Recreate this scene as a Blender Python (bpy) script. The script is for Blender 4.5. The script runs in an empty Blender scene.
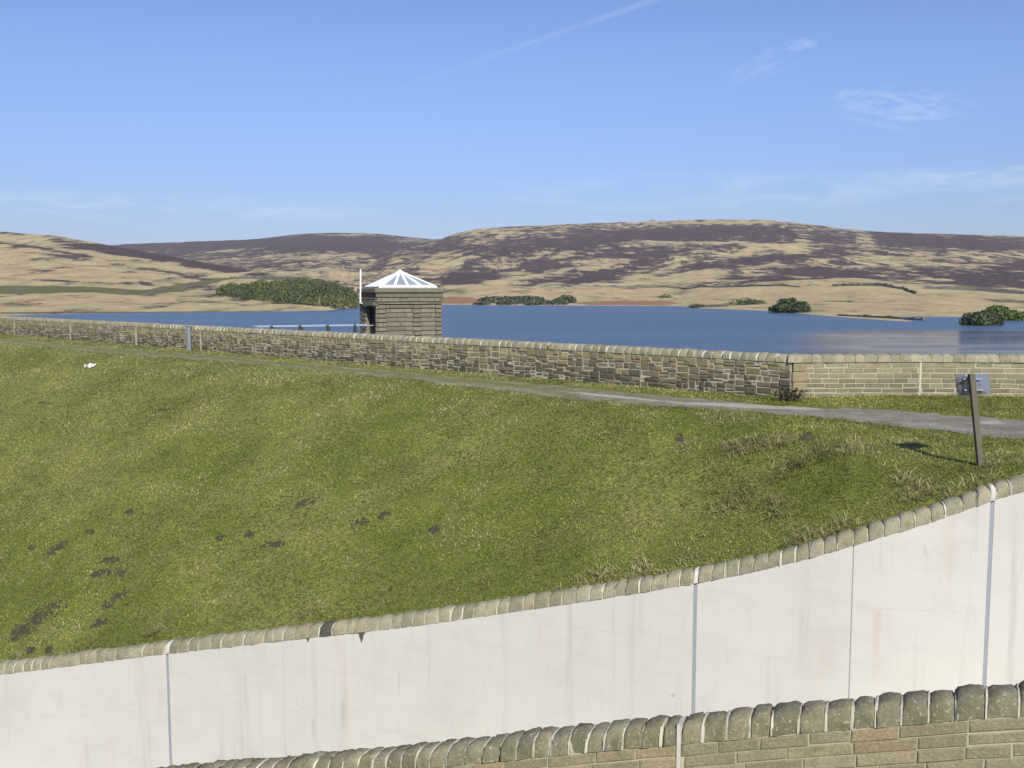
import bpy, math, random
import numpy as np
from mathutils import Vector

random.seed(7); rng = np.random.default_rng(7)
S = bpy.context.scene
COL = S.collection
R = math.radians

# ------------------------------------------------------------------ camera
CAMZ, PITCH, F = 2.86, R(5.37), 1000.0
cam = bpy.data.cameras.new("camera"); co = bpy.data.objects.new("camera", cam); COL.objects.link(co)
cam.sensor_width = 36; cam.lens = 36*F/1024; cam.clip_end = 40000; cam.clip_start = .1
co.location = (0, 0, CAMZ); co.rotation_euler = (math.pi/2-PITCH, 0, 0)
S.camera = co

# ------------------------------------------------------------------ light
SUN_EL, SUN_AZ = R(35), R(171)          # azimuth measured from +Y towards +X
SUN_STR, SKY_STR, EXPO = 4.3, .078, .52
sd = Vector((math.sin(SUN_AZ)*math.cos(SUN_EL), math.cos(SUN_AZ)*math.cos(SUN_EL), math.sin(SUN_EL)))
sl = bpy.data.lights.new("sun", 'SUN'); sl.energy = SUN_STR; sl.angle = R(.53); sl.color = (1, .96, .885)
so = bpy.data.objects.new("sun", sl); COL.objects.link(so); so.rotation_euler = sd.to_track_quat('Z', 'Y').to_euler()
S.view_settings.view_transform = 'Standard'; S.view_settings.look = 'None'
S.view_settings.exposure = EXPO; S.view_settings.gamma = 1; S.view_settings.use_curve_mapping = False
S.cycles.max_bounces = 6; S.cycles.transparent_max_bounces = 8

def ray(px, py):
    a = (np.asarray(px, float)-512)/F; b = (384-np.asarray(py, float))/F
    c, s = math.cos(PITCH), math.sin(PITCH)
    return a, c+b*s, -s+b*c
def at(px, py, Y):
    dx, dy, dz = ray(px, py); k = Y/dy
    return np.stack(np.broadcast_arrays(dx*k, Y+0*k, CAMZ+dz*k), -1)
def atz(px, py, z):
    dx, dy, dz = ray(px, py); k = (z-CAMZ)/dz
    return np.stack(np.broadcast_arrays(dx*k, dy*k, z+0*k), -1)
def proj(P):
    P = np.asarray(P); c, s = math.cos(PITCH), math.sin(PITCH)
    x, y, z = P[..., 0], P[..., 1], P[..., 2]-CAMZ
    f = y*c-z*s; u = y*s+z*c
    f = np.where(np.abs(f) < 1e-6, 1e-6, f)
    return 512+F*x/f, 384-F*u/f

# ------------------------------------------------------------------ sky
W = bpy.data.worlds.new("World"); S.world = W; W.use_nodes = True
wn = W.node_tree.nodes; wl = W.node_tree.links; wn.clear()
def wnode(t, **k):
    n = wn.new(t)
    for a, b in k.items(): setattr(n, a, b)
    return n
def wmath(op, a, b=None, clamp=False):
    n = wnode('ShaderNodeMath', operation=op, use_clamp=clamp)
    for i, v in enumerate((a, b)):
        if v is None: continue
        if isinstance(v, (int, float)): n.inputs[i].default_value = v
        else: wl.new(v, n.inputs[i])
    return n.outputs[0]
def wrange(v, a, b, c=0, d=1):
    n = wnode('ShaderNodeMapRange', interpolation_type='SMOOTHSTEP')
    wl.new(v, n.inputs[0])
    for i, q in enumerate((a, b, c, d)): n.inputs[i+1].default_value = q
    return n.outputs[0]
def wdot(vec, d):
    n = wnode('ShaderNodeVectorMath', operation='DOT_PRODUCT'); wl.new(vec, n.inputs[0]); n.inputs[1].default_value = d
    return n.outputs['Value']
sky = wnode('ShaderNodeTexSky', sky_type='NISHITA', sun_disc=False, sun_elevation=SUN_EL, sun_rotation=SUN_AZ,
            altitude=300, air_density=1.0, dust_density=.35, ozone_density=4.0)
bg = wnode('ShaderNodeBackground'); bg.inputs['Strength'].default_value = SKY_STR
out = wnode('ShaderNodeOutputWorld')
tc = wnode('ShaderNodeTexCoord'); D = tc.outputs['Generated']
def dirv(px, py):
    v = Vector(ray(px, py)); v.normalize(); return v
def cloud(px, py, hw, hh, ang, amt, scale, seed):
    """a wisp of cirrus fixed in the sky: an ellipse of directions broken by stretched noise"""
    c = dirv(px, py); r = c.cross(Vector((0, 0, 1))).normalized(); u = r.cross(c)
    ax = (r*math.cos(ang)+u*math.sin(ang)); ay = (u*math.cos(ang)-r*math.sin(ang))
    x = wdot(D, ax); y = wdot(D, ay); f = wdot(D, c)
    xx = wmath('DIVIDE', x, hw/F); yy = wmath('DIVIDE', y, hh/F)
    cb = wnode('ShaderNodeCombineXYZ'); wl.new(wmath('MULTIPLY', x, 30), cb.inputs[0]); wl.new(wmath('MULTIPLY', y, 120), cb.inputs[1]); cb.inputs[2].default_value = seed
    nz = wnode('ShaderNodeTexNoise'); wl.new(cb.outputs[0], nz.inputs['Vector']); nz.inputs['Scale'].default_value = scale; nz.inputs['Detail'].default_value = 6; nz.inputs['Distortion'].default_value = .8
    r2 = wmath('ADD', wmath('MULTIPLY', xx, xx), wmath('MULTIPLY', yy, yy))
    m = wrange(r2, 1, 0)
    m = wmath('MULTIPLY', m, wrange(nz.outputs['Fac'], .38, .72))
    m = wmath('MULTIPLY', m, wrange(f, 0, .2))
    return wmath('MULTIPLY', m, amt)
def contrail(p0, p1, hw, amt):
    a, b = dirv(*p0), dirv(*p1); n = a.cross(b).normalized(); t = (b-a).normalized()
    d = wmath('ABSOLUTE', wdot(D, n)); tt = wdot(D, t)
    nz = wnode('ShaderNodeTexNoise'); wl.new(D, nz.inputs['Vector']); nz.inputs['Scale'].default_value = 40
    m = wmath('MULTIPLY', wrange(d, hw/F, 0), wrange(tt, t.dot(b), t.dot(a)))
    m = wmath('MULTIPLY', m, wrange(nz.outputs['Fac'], .25, .6, .45, 1))
    return wmath('MULTIPLY', wmath('MULTIPLY', m, wrange(wdot(D, a), .5, .9)), amt)
parts_ = [cloud(905, 108, 75, 24, R(-8), .2, 1.2, 3), cloud(850, 96, 18, 7, 0, .22, 1.0, 8), cloud(768, 62, 52, 16, R(22), .15, 1.3, 5),
          cloud(800, 45, 18, 6, 0, .18, 1.0, 9), cloud(760, 190, 420, 22, 0, .16, .5, 11), cloud(120, 205, 300, 16, 0, .2, .5, 14), cloud(1000, 175, 120, 14, 0, .15, .7, 21),
          contrail((662, -3), (330, 112), 4.0, .10)]
m = parts_[0]
for q in parts_[1:]: m = wmath('ADD', m, q)
m = wmath('MINIMUM', m, .8)
mx = wnode('ShaderNodeMix', data_type='RGBA'); wl.new(m, mx.inputs[0]); 
hs = wnode('ShaderNodeHueSaturation'); hs.inputs['Saturation'].default_value = 1.0; hs.inputs['Value'].default_value = 1.0
wl.new(sky.outputs[0], hs.inputs['Color'])
tn_ = wnode('ShaderNodeMix', data_type='RGBA', blend_type='MULTIPLY'); tn_.inputs[0].default_value = 1; wl.new(hs.outputs[0], tn_.inputs[6]); 
el_ = wrange(wdot(D, (0, 0, 1)), -.02, .24)
gm = wnode('ShaderNodeMix', data_type='RGBA'); wl.new(el_, gm.inputs[0]); gm.inputs[6].default_value = (.60, .585, .79, 1); gm.inputs[7].default_value = (.98, .97, 1.16, 1)
wl.new(gm.outputs[2], tn_.inputs[7])
wl.new(tn_.outputs[2], mx.inputs[6]); mx.inputs[7].default_value = (9.0, 9.6, 10.5, 1)
wl.new(mx.outputs[2], bg.inputs['Color']); wl.new(bg.outputs[0], out.inputs['Surface'])

# ------------------------------------------------------------------ helpers
def tag(o, label=None, cat=None, group=None, kind=None):
    if label: o['label'] = label
    if cat: o['category'] = cat
    if group: o['group'] = group
    if kind: o['kind'] = kind
    return o
def empty(name, loc=(0, 0, 0), rz=0):
    o = bpy.data.objects.new(name, None); o.location = loc; o.rotation_euler = (0, 0, rz); COL.objects.link(o); return o
def mesh(name, V, faces, mat, parent=None, smooth=False, tint=None, attr='tint', uv=None):
    """faces: list of integer arrays (n,3) or (n,4) or lists of index lists"""
    V = np.asarray(V, np.float32).reshape(-1, 3)
    loops, counts = [], []
    for f in faces:
        if isinstance(f, np.ndarray):
            loops.append(f.reshape(-1)); counts.append(np.full(len(f), f.shape[1]))
        else:
            loops.append(np.array(f)); counts.append(np.array([len(f)]))
    L = np.concatenate(loops).astype(np.int32); C = np.concatenate(counts).astype(np.int32)
    me = bpy.data.meshes.new(name)
    me.vertices.add(len(V)); me.vertices.foreach_set('co', V.reshape(-1))
    me.loops.add(len(L)); me.loops.foreach_set('vertex_index', L)
    me.polygons.add(len(C)); st = np.concatenate([[0], np.cumsum(C)[:-1]]).astype(np.int32)
    me.polygons.foreach_set('loop_start', st)
    try: me.polygons.foreach_set('loop_total', C)
    except Exception: pass
    me.polygons.foreach_set('use_smooth', np.full(len(C), smooth))
    if tint is not None:
        t = np.asarray(tint, np.float32)
        if t.shape[-1] == 3: t = np.concatenate([t, np.ones(t.shape[:-1]+(1,), np.float32)], -1)
        a = me.color_attributes.new(attr, 'FLOAT_COLOR', 'POINT'); a.data.foreach_set('color', t.reshape(-1))
    me.update(calc_edges=True); me.validate()
    if mat: me.materials.append(mat)
    o = bpy.data.objects.new(name, me); COL.objects.link(o)
    if parent: o.parent = parent
    return o
class MB:
    """collects boxes, tubes and sheets; build() links them as one mesh object"""
    def __init__(s): s.v = []; s.f = []; s.n = 0; s.t = []
    def add(s, V, F, tint=None):
        V = np.asarray(V, float).reshape(-1, 3)
        for f in F:
            s.f.append(f+s.n if isinstance(f, np.ndarray) else [i+s.n for i in f])
        s.v.append(V); s.n += len(V)
        t = np.ones((len(V), 3))*.5 if tint is None else np.broadcast_to(np.asarray(tint, float), (len(V), 3)); s.t.append(t)
    def box(s, c, h, rz=0, tint=None, bev=0.0):
        c = np.asarray(c, float); h = np.asarray(h, float); b = min(bev, *(h*.9)) if bev else 0
        pts = []
        for sx in (-1, 1):
            for sy in (-1, 1):
                for sz in (-1, 1):
                    if b:
                        pts += [(sx*h[0], sy*(h[1]-b), sz*(h[2]-b)), (sx*(h[0]-b), sy*h[1], sz*(h[2]-b)), (sx*(h[0]-b), sy*(h[1]-b), sz*h[2])]
                    else: pts.append((sx*h[0], sy*h[1], sz*h[2]))
        P = np.array(pts)
        def ix(x, y, z, k): return (((x*2)+y)*2+z)*3+k if b else ((x*2)+y)*2+z
        F = []
        q = lambda *a: F.append([ix(*e) for e in a])
        for x in (0, 1): q((x,0,0,0),(x,1,0,0),(x,1,1,0),(x,0,1,0)) if x else q((x,0,0,0),(x,0,1,0),(x,1,1,0),(x,1,0,0))
        for y in (0, 1): q((0,y,0,1),(0,y,1,1),(1,y,1,1),(1,y,0,1)) if y else q((0,y,0,1),(1,y,0,1),(1,y,1,1),(0,y,1,1))
        for z in (0, 1): q((0,0,z,2),(1,0,z,2),(1,1,z,2),(0,1,z,2)) if z else q((0,0,z,2),(0,1,z,2),(1,1,z,2),(1,0,z,2))
        if b:
            for y in (0, 1):
                for z in (0, 1): F.append([ix(0,y,z,1), ix(1,y,z,1), ix(1,y,z,2), ix(0,y,z,2)])
            for x in (0, 1):
                for z in (0, 1): F.append([ix(x,0,z,0), ix(x,1,z,0), ix(x,1,z,2), ix(x,0,z,2)])
                for y in (0, 1): F.append([ix(x,y,0,0), ix(x,y,1,0), ix(x,y,1,1), ix(x,y,0,1)])
            for x in (0, 1):
                for y in (0, 1):
                    for z in (0, 1): F.append([ix(x,y,z,0), ix(x,y,z,1), ix(x,y,z,2)])
        cz, sz = math.cos(rz), math.sin(rz)
        Q = P.copy(); Q[:, 0] = P[:, 0]*cz-P[:, 1]*sz; Q[:, 1] = P[:, 0]*sz+P[:, 1]*cz
        s.add(Q+c, F, tint)
    def bar(s, a, b, w, h=None, tint=None, up=(0, 0, 1)):
        a, b = Vector(a), Vector(b); h = h or w; d = (b-a).normalized()
        x = d.cross(Vector(up)); x = x.normalized() if x.length > 1e-4 else Vector((1, 0, 0)); y = x.cross(d)
        V = [p+x*sx*w/2+y*sy*h/2 for p in (a, b) for sx, sy in ((-1,-1),(1,-1),(1,1),(-1,1))]
        s.add(V, [[0,3,2,1],[4,5,6,7],[0,1,5,4],[1,2,6,5],[2,3,7,6],[3,0,4,7]], tint)
    def tube(s, pts, r, n=10, tint=None):
        pts = [Vector(p) for p in pts]; rr = r if isinstance(r, (list, tuple)) else [r]*len(pts); V = []
        for i, p in enumerate(pts):
            d = (pts[min(i+1, len(pts)-1)]-pts[max(i-1, 0)]).normalized()
            x = d.cross(Vector((0.31, .9, .2))).normalized(); y = d.cross(x)
            V += [p+(x*math.cos(2*math.pi*k/n)+y*math.sin(2*math.pi*k/n))*rr[i] for k in range(n)]
        F = [[i*n+k, i*n+(k+1) % n, (i+1)*n+(k+1) % n, (i+1)*n+k] for i in range(len(pts)-1) for k in range(n)]
        F += [list(range(n))[::-1], [(len(pts)-1)*n+k for k in range(n)]]
        s.add(V, F, tint)
    def build(s, name, mat, parent=None, smooth=False, tint=False):
        return mesh(name, np.concatenate(s.v), s.f, mat, parent, smooth, np.concatenate(s.t) if tint else None)
def gridfaces(ni, nj):
    i, j = np.meshgrid(np.arange(ni-1), np.arange(nj-1), indexing='ij'); a = i*nj+j
    return np.stack([a, a+nj, a+nj+1, a+1], -1).reshape(-1, 4)

def hash2(i, j, k=0):
    h = (i*374761393+j*668265263+k*2147483647) & 0xffffffff
    h = ((h ^ (h >> 13))*1274126177) & 0xffffffff
    return ((h ^ (h >> 16)) & 0xffff)/65535.0
def vnoise(x, y, seed=0):
    x = np.asarray(x, float); y = np.asarray(y, float)
    i = np.floor(x).astype(np.int64); j = np.floor(y).astype(np.int64); u = x-i; v = y-j
    u = u*u*(3-2*u); v = v*v*(3-2*v)
    return (hash2(i, j, seed)*(1-u)+hash2(i+1, j, seed)*u)*(1-v)+(hash2(i, j+1, seed)*(1-u)+hash2(i+1, j+1, seed)*u)*v
def fbm(x, y, seed=0, oct=4, rough=.5):
    t = 0; a = 1; s = 0
    for k in range(oct):
        t = t+a*vnoise(np.asarray(x)*2**k+17*k, np.asarray(y)*2**k-9*k, seed+k); s += a; a *= rough
    return t/s

# ------------------------------------------------------------------ materials
class Mat:
    def __init__(s, name, rough=.9, spec=.25):
        s.m = bpy.data.materials.new(name); s.m.use_nodes = True; s.nt = s.m.node_tree; s.nt.nodes.clear()
        s.out = s.n('ShaderNodeOutputMaterial'); s.b = s.n('ShaderNodeBsdfPrincipled'); s.l(s.b.outputs[0], s.out.inputs[0])
        s.b.inputs['Roughness'].default_value = rough; s.b.inputs['Specular IOR Level'].default_value = spec
        s.obj = s.n('ShaderNodeTexCoord').outputs['Object']
    def n(s, t, **k):
        q = s.nt.nodes.new(t)
        for a, b in k.items(): setattr(q, a, b)
        return q
    def l(s, a, b): s.nt.links.new(a, b)
    def setin(s, inp, v):
        if hasattr(v, 'is_linked') or isinstance(v, bpy.types.NodeSocket): s.l(v, inp)
        elif isinstance(v, (tuple, list)): inp.default_value = tuple(v)+((1,) if len(v) == 3 and len(inp.default_value) == 4 else ())
        else: inp.default_value = v
    def noise(s, scale, detail=5, rough=.55, dist=0, vec=None, stretch=None, off=None):
        v = vec or s.obj
        if stretch or off:
            mp = s.n('ShaderNodeMapping'); s.l(v, mp.inputs[0])
            if stretch: mp.inputs['Scale'].default_value = stretch
            if off: mp.inputs['Location'].default_value = off
            v = mp.outputs[0]
        q = s.n('ShaderNodeTexNoise'); s.l(v, q.inputs['Vector'])
        q.inputs['Scale'].default_value = scale; q.inputs['Detail'].default_value = detail; q.inputs['Roughness'].default_value = rough; q.inputs['Distortion'].default_value = dist
        return q.outputs['Fac']
    def rng(s, v, a, b, c=0., d=1., smooth=True):
        q = s.n('ShaderNodeMapRange', interpolation_type='SMOOTHSTEP' if smooth else 'LINEAR'); s.l(v, q.inputs[0])
        for i, x in enumerate((a, b, c, d)): q.inputs[i+1].default_value = x
        return q.outputs[0]
    def mix(s, f, a, b, mode='MIX'):
        q = s.n('ShaderNodeMix', data_type='RGBA', blend_type=mode); s.setin(q.inputs[0], f); s.setin(q.inputs[6], a); s.setin(q.inputs[7], b); return q.outputs[2]
    def math(s, op, a, b=0., clamp=False):
        q = s.n('ShaderNodeMath', operation=op, use_clamp=clamp); s.setin(q.inputs[0], a); s.setin(q.inputs[1], b); return q.outputs[0]
    def attr(s, name):
        q = s.n('ShaderNodeAttribute', attribute_name=name); return q.outputs['Color']
    def sep(s, c):
        q = s.n('ShaderNodeSeparateColor'); s.l(c, q.inputs[0]); return q.outputs
    def color(s, v): s.setin(s.b.inputs['Base Color'], v); return s
    def bump(s, h, strength=.5, dist=.02):
        q = s.n('ShaderNodeBump'); q.inputs['Strength'].default_value = strength; q.inputs['Distance'].default_value = dist; s.l(h, q.inputs['Height']); s.l(q.outputs[0], s.b.inputs['Normal']); return s
def flat(name, c, rough=.6, spec=.3, var=.15, scale=8, metal=0):
    k = Mat(name, rough, spec); c = tuple(c); d = tuple(x*(1-var) for x in c)
    k.color(k.mix(k.noise(scale, 6), d, tuple(min(1, x*(1+var*.6)) for x in c))); k.b.inputs['Metallic'].default_value = metal
    return k.m

def stone_mat(name, light, dark, warm, moss, lich=.35, dark_base=None):
    """weathered gritstone: every stone takes its own tone from the tint attribute"""
    k = Mat(name, .93, .15); t = k.sep(k.attr('tint'))
    c = k.mix(t[0], dark, light); c = k.mix(k.math('MULTIPLY', t[1], .75), c, warm)
    n = k.noise(5, 6, .65); c = k.mix(k.rng(n, .42, .68, 0, .7), c, moss)
    n2 = k.noise(38, 4, .7); c = k.mix(k.rng(n2, .3, .75), k.mix(.35, c, (0.02, .02, .016)), c)
    n3 = k.noise(30, 4, .65, .4, off=(3, 1, 7)); c = k.mix(k.rng(n3, .585, .67, 0, lich), c, (.42, .43, .36))
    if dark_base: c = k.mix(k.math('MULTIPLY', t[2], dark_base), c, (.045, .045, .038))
    k.color(c); k.bump(k.math('ADD', k.noise(30, 6, .7), k.noise(7, 3)), .55, .02); return k.m

M = {}
M['coping'] = stone_mat('weathered_coping_stone', (.29, .265, .18), (.16, .15, .10), (.28, .235, .145), (.13, .128, .07), .6)
M['coping_pale'] = stone_mat('pale_coping_stone', (.36, .335, .235), (.22, .205, .14), (.34, .29, .19), (.19, .18, .11), .3)
M['rubble'] = stone_mat('rubble_stone', (.37, .315, .195), (.17, .15, .095), (.33, .22, .12), (.18, .165, .09), .35, .92)
M['coursed'] = stone_mat('coursed_stone', (.37, .325, .22), (.235, .205, .135), (.36, .275, .16), (.22, .20, .12), .3, .6)
M['ashlar'] = stone_mat('ashlar_stone', (.35, .305, .20), (.24, .21, .135), (.35, .27, .155), (.21, .195, .12), .2, .6)
M['hut'] = stone_mat('hut_stone', (.275, .248, .185), (.15, .136, .098), (.24, .195, .13), (.145, .136, .092), .25)
k = Mat('lime_mortar', .95, .1); k.color(k.mix(k.noise(3, 6), (.26, .24, .17), (.47, .43, .33))); k.bump(k.noise(40, 4), .4, .01); M['mortar'] = k.m
k = Mat('white_mortar', .9, .1); k.color(k.mix(k.noise(9, 6), (.40, .38, .32), (.55, .53, .47))); M['white_mortar'] = k.m

k = Mat('pale_mortar', .9, .1); k.color(k.mix(k.noise(9, 6), (.36, .33, .26), (.50, .47, .40))); M['pale_mortar'] = k.m
k = Mat('pale_concrete', .85, .2)
c = k.mix(k.noise(.45, 6, .6), (.425, .408, .363), (.515, .498, .45))
c = k.mix(k.rng(k.noise(1.0, 7, .6, stretch=(4.5, 4.5, .22)), .54, .74, 0, .36), c, (.27, .255, .225))         # run-off streaks
c = k.mix(k.rng(k.noise(.5, 4, .5, stretch=(3.4, 3.4, .22), off=(5, 2, 1)), .62, .76, 0, .45), c, (.40, .28, .215))      # rusty streaks
c = k.mix(k.rng(k.noise(2.2, 7, .75, stretch=(.5, .5, 1.6)), .5, .72, 0, .3), c, (.36, .345, .315))
c = k.mix(k.rng(k.noise(1.6, 6, .7), .60, .75, 0, .22), c, (.34, .325, .29))
c = k.mix(k.rng(k.noise(1, 6, .7, stretch=(11, 11, 1.1)), .58, .76, 0, .35), c, (.28, .26, .22))
c = k.mix(k.rng(k.noise(.8, 8, .75, off=(2, 8, 3)), .45, .75, 0, .3), c, (.33, .315, .28))
v = k.n('ShaderNodeTexVoronoi'); v.feature = 'F1'; v.inputs['Scale'].default_value = 1.15; k.l(k.obj, v.inputs['Vector'])
c = k.mix(k.rng(v.outputs['Distance'], .03, .05, .65, 0), c, (.25, .23, .2))                                   # tie holes
c = k.mix(k.rng(k.noise(14, 5, .7), .3, .7, .12, 0), c, (.4, .38, .34))
sp = k.n('ShaderNodeSeparateXYZ'); k.l(k.obj, sp.inputs[0]); sn = k.noise(5, 5, .65, stretch=(1, 1, .5))
for (px, y0, y1, w, colr, amt) in [(877, 608, 700, .10, (.45, .24, .17), .5), (824, 640, 705, .09, (.47, .30, .23), .3), (540, 620, 690, .10, (.45, .30, .23), .22), (160, 688, 725, .09, (.42, .27, .2), .35), (86, 742, 785, .08, (.38, .22, .16), .45), (110, 735, 790, .16, (.42, .30, .24), .25),
                                    (343, 700, 745, .07, (.26, .25, .22), .4), (313, 718, 755, .05, (.26, .25, .22), .45), (399, 672, 700, .035, (.28, .26, .22), .5), (245, 672, 690, .03, (.3, .28, .24), .4), (716, 540, 566, .02, (.3, .28, .25), .3), (926, 545, 560, .02, (.25, .24, .22), .5), (60, 690, 720, .2, (.36, .35, .33), .35), (20, 680, 790, .5, (.38, .375, .36), .3)]:
    a_ = at(px, y0, np.interp(px, [0, 176, 323, 550, 700, 832, 936, 1024], [20.2, 19, 18, 16.8, 16, 15.4, 15.1, 14.9])); b_ = at(px, y1, a_[1])
    g_ = k.math('ABSOLUTE', k.math('SUBTRACT', sp.outputs[0], k.math('ADD', float(a_[0]), k.math('MULTIPLY', k.math('SUBTRACT', sn, .5), w*1.2))))
    m_ = k.math('MULTIPLY', k.rng(g_, w, 0), k.math('MULTIPLY', k.rng(sp.outputs[2], float(a_[2])+.02, float(a_[2])-.1), k.rng(sp.outputs[2], float(b_[2]), float(a_[2])-.1)))
    c = k.mix(k.math('MULTIPLY', m_, amt*(.6 if colr[0] > .37 else .9)), c, colr)
k.color(c); k.bump(k.noise(22, 6, .6), .12, .01); M['concrete'] = k.m
M['joint_line'] = flat('pour_line', (.45, .44, .42), .9, .1, .2)
M['sealant'] = flat('grey_blue_sealant', (.25, .268, .285), .6, .3, .2, 3)
M['thin_joint'] = flat('dark_joint', (.30, .30, .285), .9, .1)
M['damp'] = flat('damp_stain', (.085, .076, .058), .9, .1, .4, 12)

k = Mat('turf', .95, .1)
n1 = k.noise(.28, 5, .6); n2 = k.noise(2.4, 6, .7); n3 = k.noise(11, 5, .7)
c = k.mix(k.rng(n1, .35, .65), (.15, .175, .032), (.25, .245, .072))
c = k.mix(k.rng(n2, .52, .72, 0, .75), c, (.28, .26, .11))
c = k.mix(k.rng(n3, .34, .6), (.10, .125, .025), c)
k.color(c); k.bump(k.math('ADD', n3, k.noise(45, 4, .7)), .7, .06); M['turf'] = k.m
k = Mat('grass_blades', .75, .2); c = k.attr('tint'); k.color(c)
k.b.inputs['Sheen Weight'].default_value = .0
tr = k.n('ShaderNodeBsdfTranslucent'); k.l(c, tr.inputs[0]); ms = k.n('ShaderNodeMixShader'); ms.inputs[0].default_value = .42
k.l(k.b.outputs[0], ms.inputs[1]); k.l(tr.outputs[0], ms.inputs[2]); k.l(ms.outputs[0], k.out.inputs[0]); M['blades'] = k.m
k = Mat('leaves', .6, .25); k.color(k.attr('tint')); M['leaves'] = k.m
M['stem'] = flat('woody_stem', (.07, .05, .035), .9)
k = Mat('bare_soil', .95, .1); k.color(k.mix(k.noise(9, 6, .7), (.042, .038, .028), (.095, .083, .06))); k.bump(k.noise(16, 6, .7), .9, .05); M['soil'] = k.m
k = Mat('gravel', .95, .15)
c = k.mix(k.rng(k.noise(1.6, 8, .78, stretch=(.6, 1, 1)), .36, .64), (.19, .172, .138), (.36, .335, .29)); c = k.mix(k.rng(k.noise(13, 4, .8), .54, .68), c, (.42, .40, .36))
c = k.mix(k.rng(k.noise(19, 3, .7, off=(4, 2, 0)), .55, .68, 0, .7), c, (.07, .065, .055))
c = k.mix(k.sep(k.attr('tint'))[0], c, k.mix(k.noise(3, 7, .75), (.12, .135, .035), (.25, .235, .10)))
c = k.mix(k.rng(k.math('ADD', k.sep(k.attr('tint'))[1], k.math('MULTIPLY', k.math('SUBTRACT', k.noise(4, 5, .7), .5), 1.2)), .3, .7), c, k.mix(k.noise(14, 6, .7), (.33, .31, .25), (.54, .50, .42)))
k.color(c); k.bump(k.noise(16, 6, .8), 1.0, .05); M['gravel'] = k.m
k = Mat('pale_grit', .95, .15); k.color(k.mix(k.noise(12, 6, .7), (.26, .24, .19), (.50, .47, .40))); k.bump(k.noise(30, 4), .5, .02); M['grit'] = k.m

def moor(name):
    k = Mat(name, .97, .05); a = k.sep(k.attr('tint'))
    n1 = k.noise(.017, 10, .68, .4, stretch=(1, .5, .3)); n2 = k.noise(.06, 8, .7, .3, off=(31, 7, 0), stretch=(1, .5, .3)); n3 = k.noise(.28, 6, .7)
    f = k.math('ADD', k.math('MULTIPLY', k.math('SUBTRACT', n1, .5), 1.9), k.math('MULTIPLY', k.math('SUBTRACT', n2, .5), 3.7))
    f = k.math('ADD', k.math('ADD', k.math('ADD', f, k.math('MULTIPLY', a[0], .85)), k.math('MULTIPLY', k.math('SUBTRACT', n3, .5), 1.2)), .53)
    straw = k.mix(k.rng(n2, .3, .7), (.47, .385, .225), (.375, .30, .17)); straw = k.mix(k.rng(n3, .35, .65), k.mix(.3, straw, (.16, .12, .06)), straw); straw = k.mix(k.rng(k.noise(.13, 6, .7, off=(9, 9, 2), stretch=(1, .4, .3)), .5, .7, 0, .45), straw, (.20, .155, .085))
    green = k.mix(n3, (.085, .095, .045), (.15, .145, .07))
    heath = k.mix(k.rng(n3, .35, .65), (.056, .040, .042), (.10, .073, .072))
    soil = k.mix(n3, (.22, .115, .07), (.30, .19, .12))
    c = k.mix(k.rng(k.math('ADD', a[1], k.math('MULTIPLY', k.math('SUBTRACT', n2, .5), .9)), .42, .60), straw, green)
    c = k.mix(k.rng(f, .05, .6, 0, .55), c, (.21, .16, .115)); c = k.mix(k.rng(f, .36, .66), c, heath)
    c = k.mix(k.rng(k.math('ADD', a[2], k.math('MULTIPLY', k.math('SUBTRACT', n2, .5), .6)), .42, .58), c, soil)
    k.color(c); k.bump(k.math('ADD', n3, k.noise(1.2, 4)), .5, 1.2); return k.m
M['moor'] = moor('moorland')
k = Mat('lake_water', .06, .5); k.b.inputs['IOR'].default_value = 1.33
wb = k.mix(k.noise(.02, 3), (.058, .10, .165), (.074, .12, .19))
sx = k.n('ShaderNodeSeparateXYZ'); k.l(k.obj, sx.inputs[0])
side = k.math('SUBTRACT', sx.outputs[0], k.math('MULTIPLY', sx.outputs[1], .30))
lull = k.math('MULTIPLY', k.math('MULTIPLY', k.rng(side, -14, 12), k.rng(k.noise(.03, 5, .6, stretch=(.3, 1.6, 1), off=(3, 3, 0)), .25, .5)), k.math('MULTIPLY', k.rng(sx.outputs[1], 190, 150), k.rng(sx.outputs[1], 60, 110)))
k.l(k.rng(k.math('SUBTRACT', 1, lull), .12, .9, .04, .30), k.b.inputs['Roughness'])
k.color(k.mix(lull, wb, (.06, .052, .045)))  # brown of the hill's reflection painted into the water's body colour at the lull
calm = k.math('SUBTRACT', k.rng(k.noise(.02, 5, .6, stretch=(.35, 1.8, 1)), .30, .62, .55, 1), k.math('MULTIPLY', lull, .75), True)
wv = k.math('ADD', k.noise(.9, 4, .6, stretch=(.55, 1, 1)), k.math('MULTIPLY', k.noise(3.6, 3, .6), .35))
q = k.n('ShaderNodeBump'); q.inputs['Distance'].default_value = 1.1; k.l(wv, q.inputs['Height']); k.l(k.rng(calm, 0, 1, .012, 1, False), q.inputs['Strength']); k.l(q.outputs[0], k.b.inputs['Normal'])
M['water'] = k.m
M['white_paint'] = flat('white_paint', (.80, .80, .78), .45, .4, .05)
M['rail_paint'] = flat('pale_rail_paint', (.28, .33, .40), .5, .4, .1)
M['dark_post'] = flat('dark_post', (.03, .032, .04), .6)
M['galv'] = flat('galvanised_steel', (.27, .30, .33), .5, .4, .25, 4, .3)
k = Mat('roof_glass', .22, .5); k.color((.22, .26, .30)); k.b.inputs['Metallic'].default_value = 0; M['glass'] = k.m
M['door'] = flat('dark_door', (.012, .012, .014), .8)
k = Mat('sign_back', .32, .5); k.b.inputs['Metallic'].default_value = .85
k.color(k.mix(k.rng(k.noise(5, 4, .6), .5, .62), (.46, .50, .55), (.26, .21, .16))); M['signback'] = k.m
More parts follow.
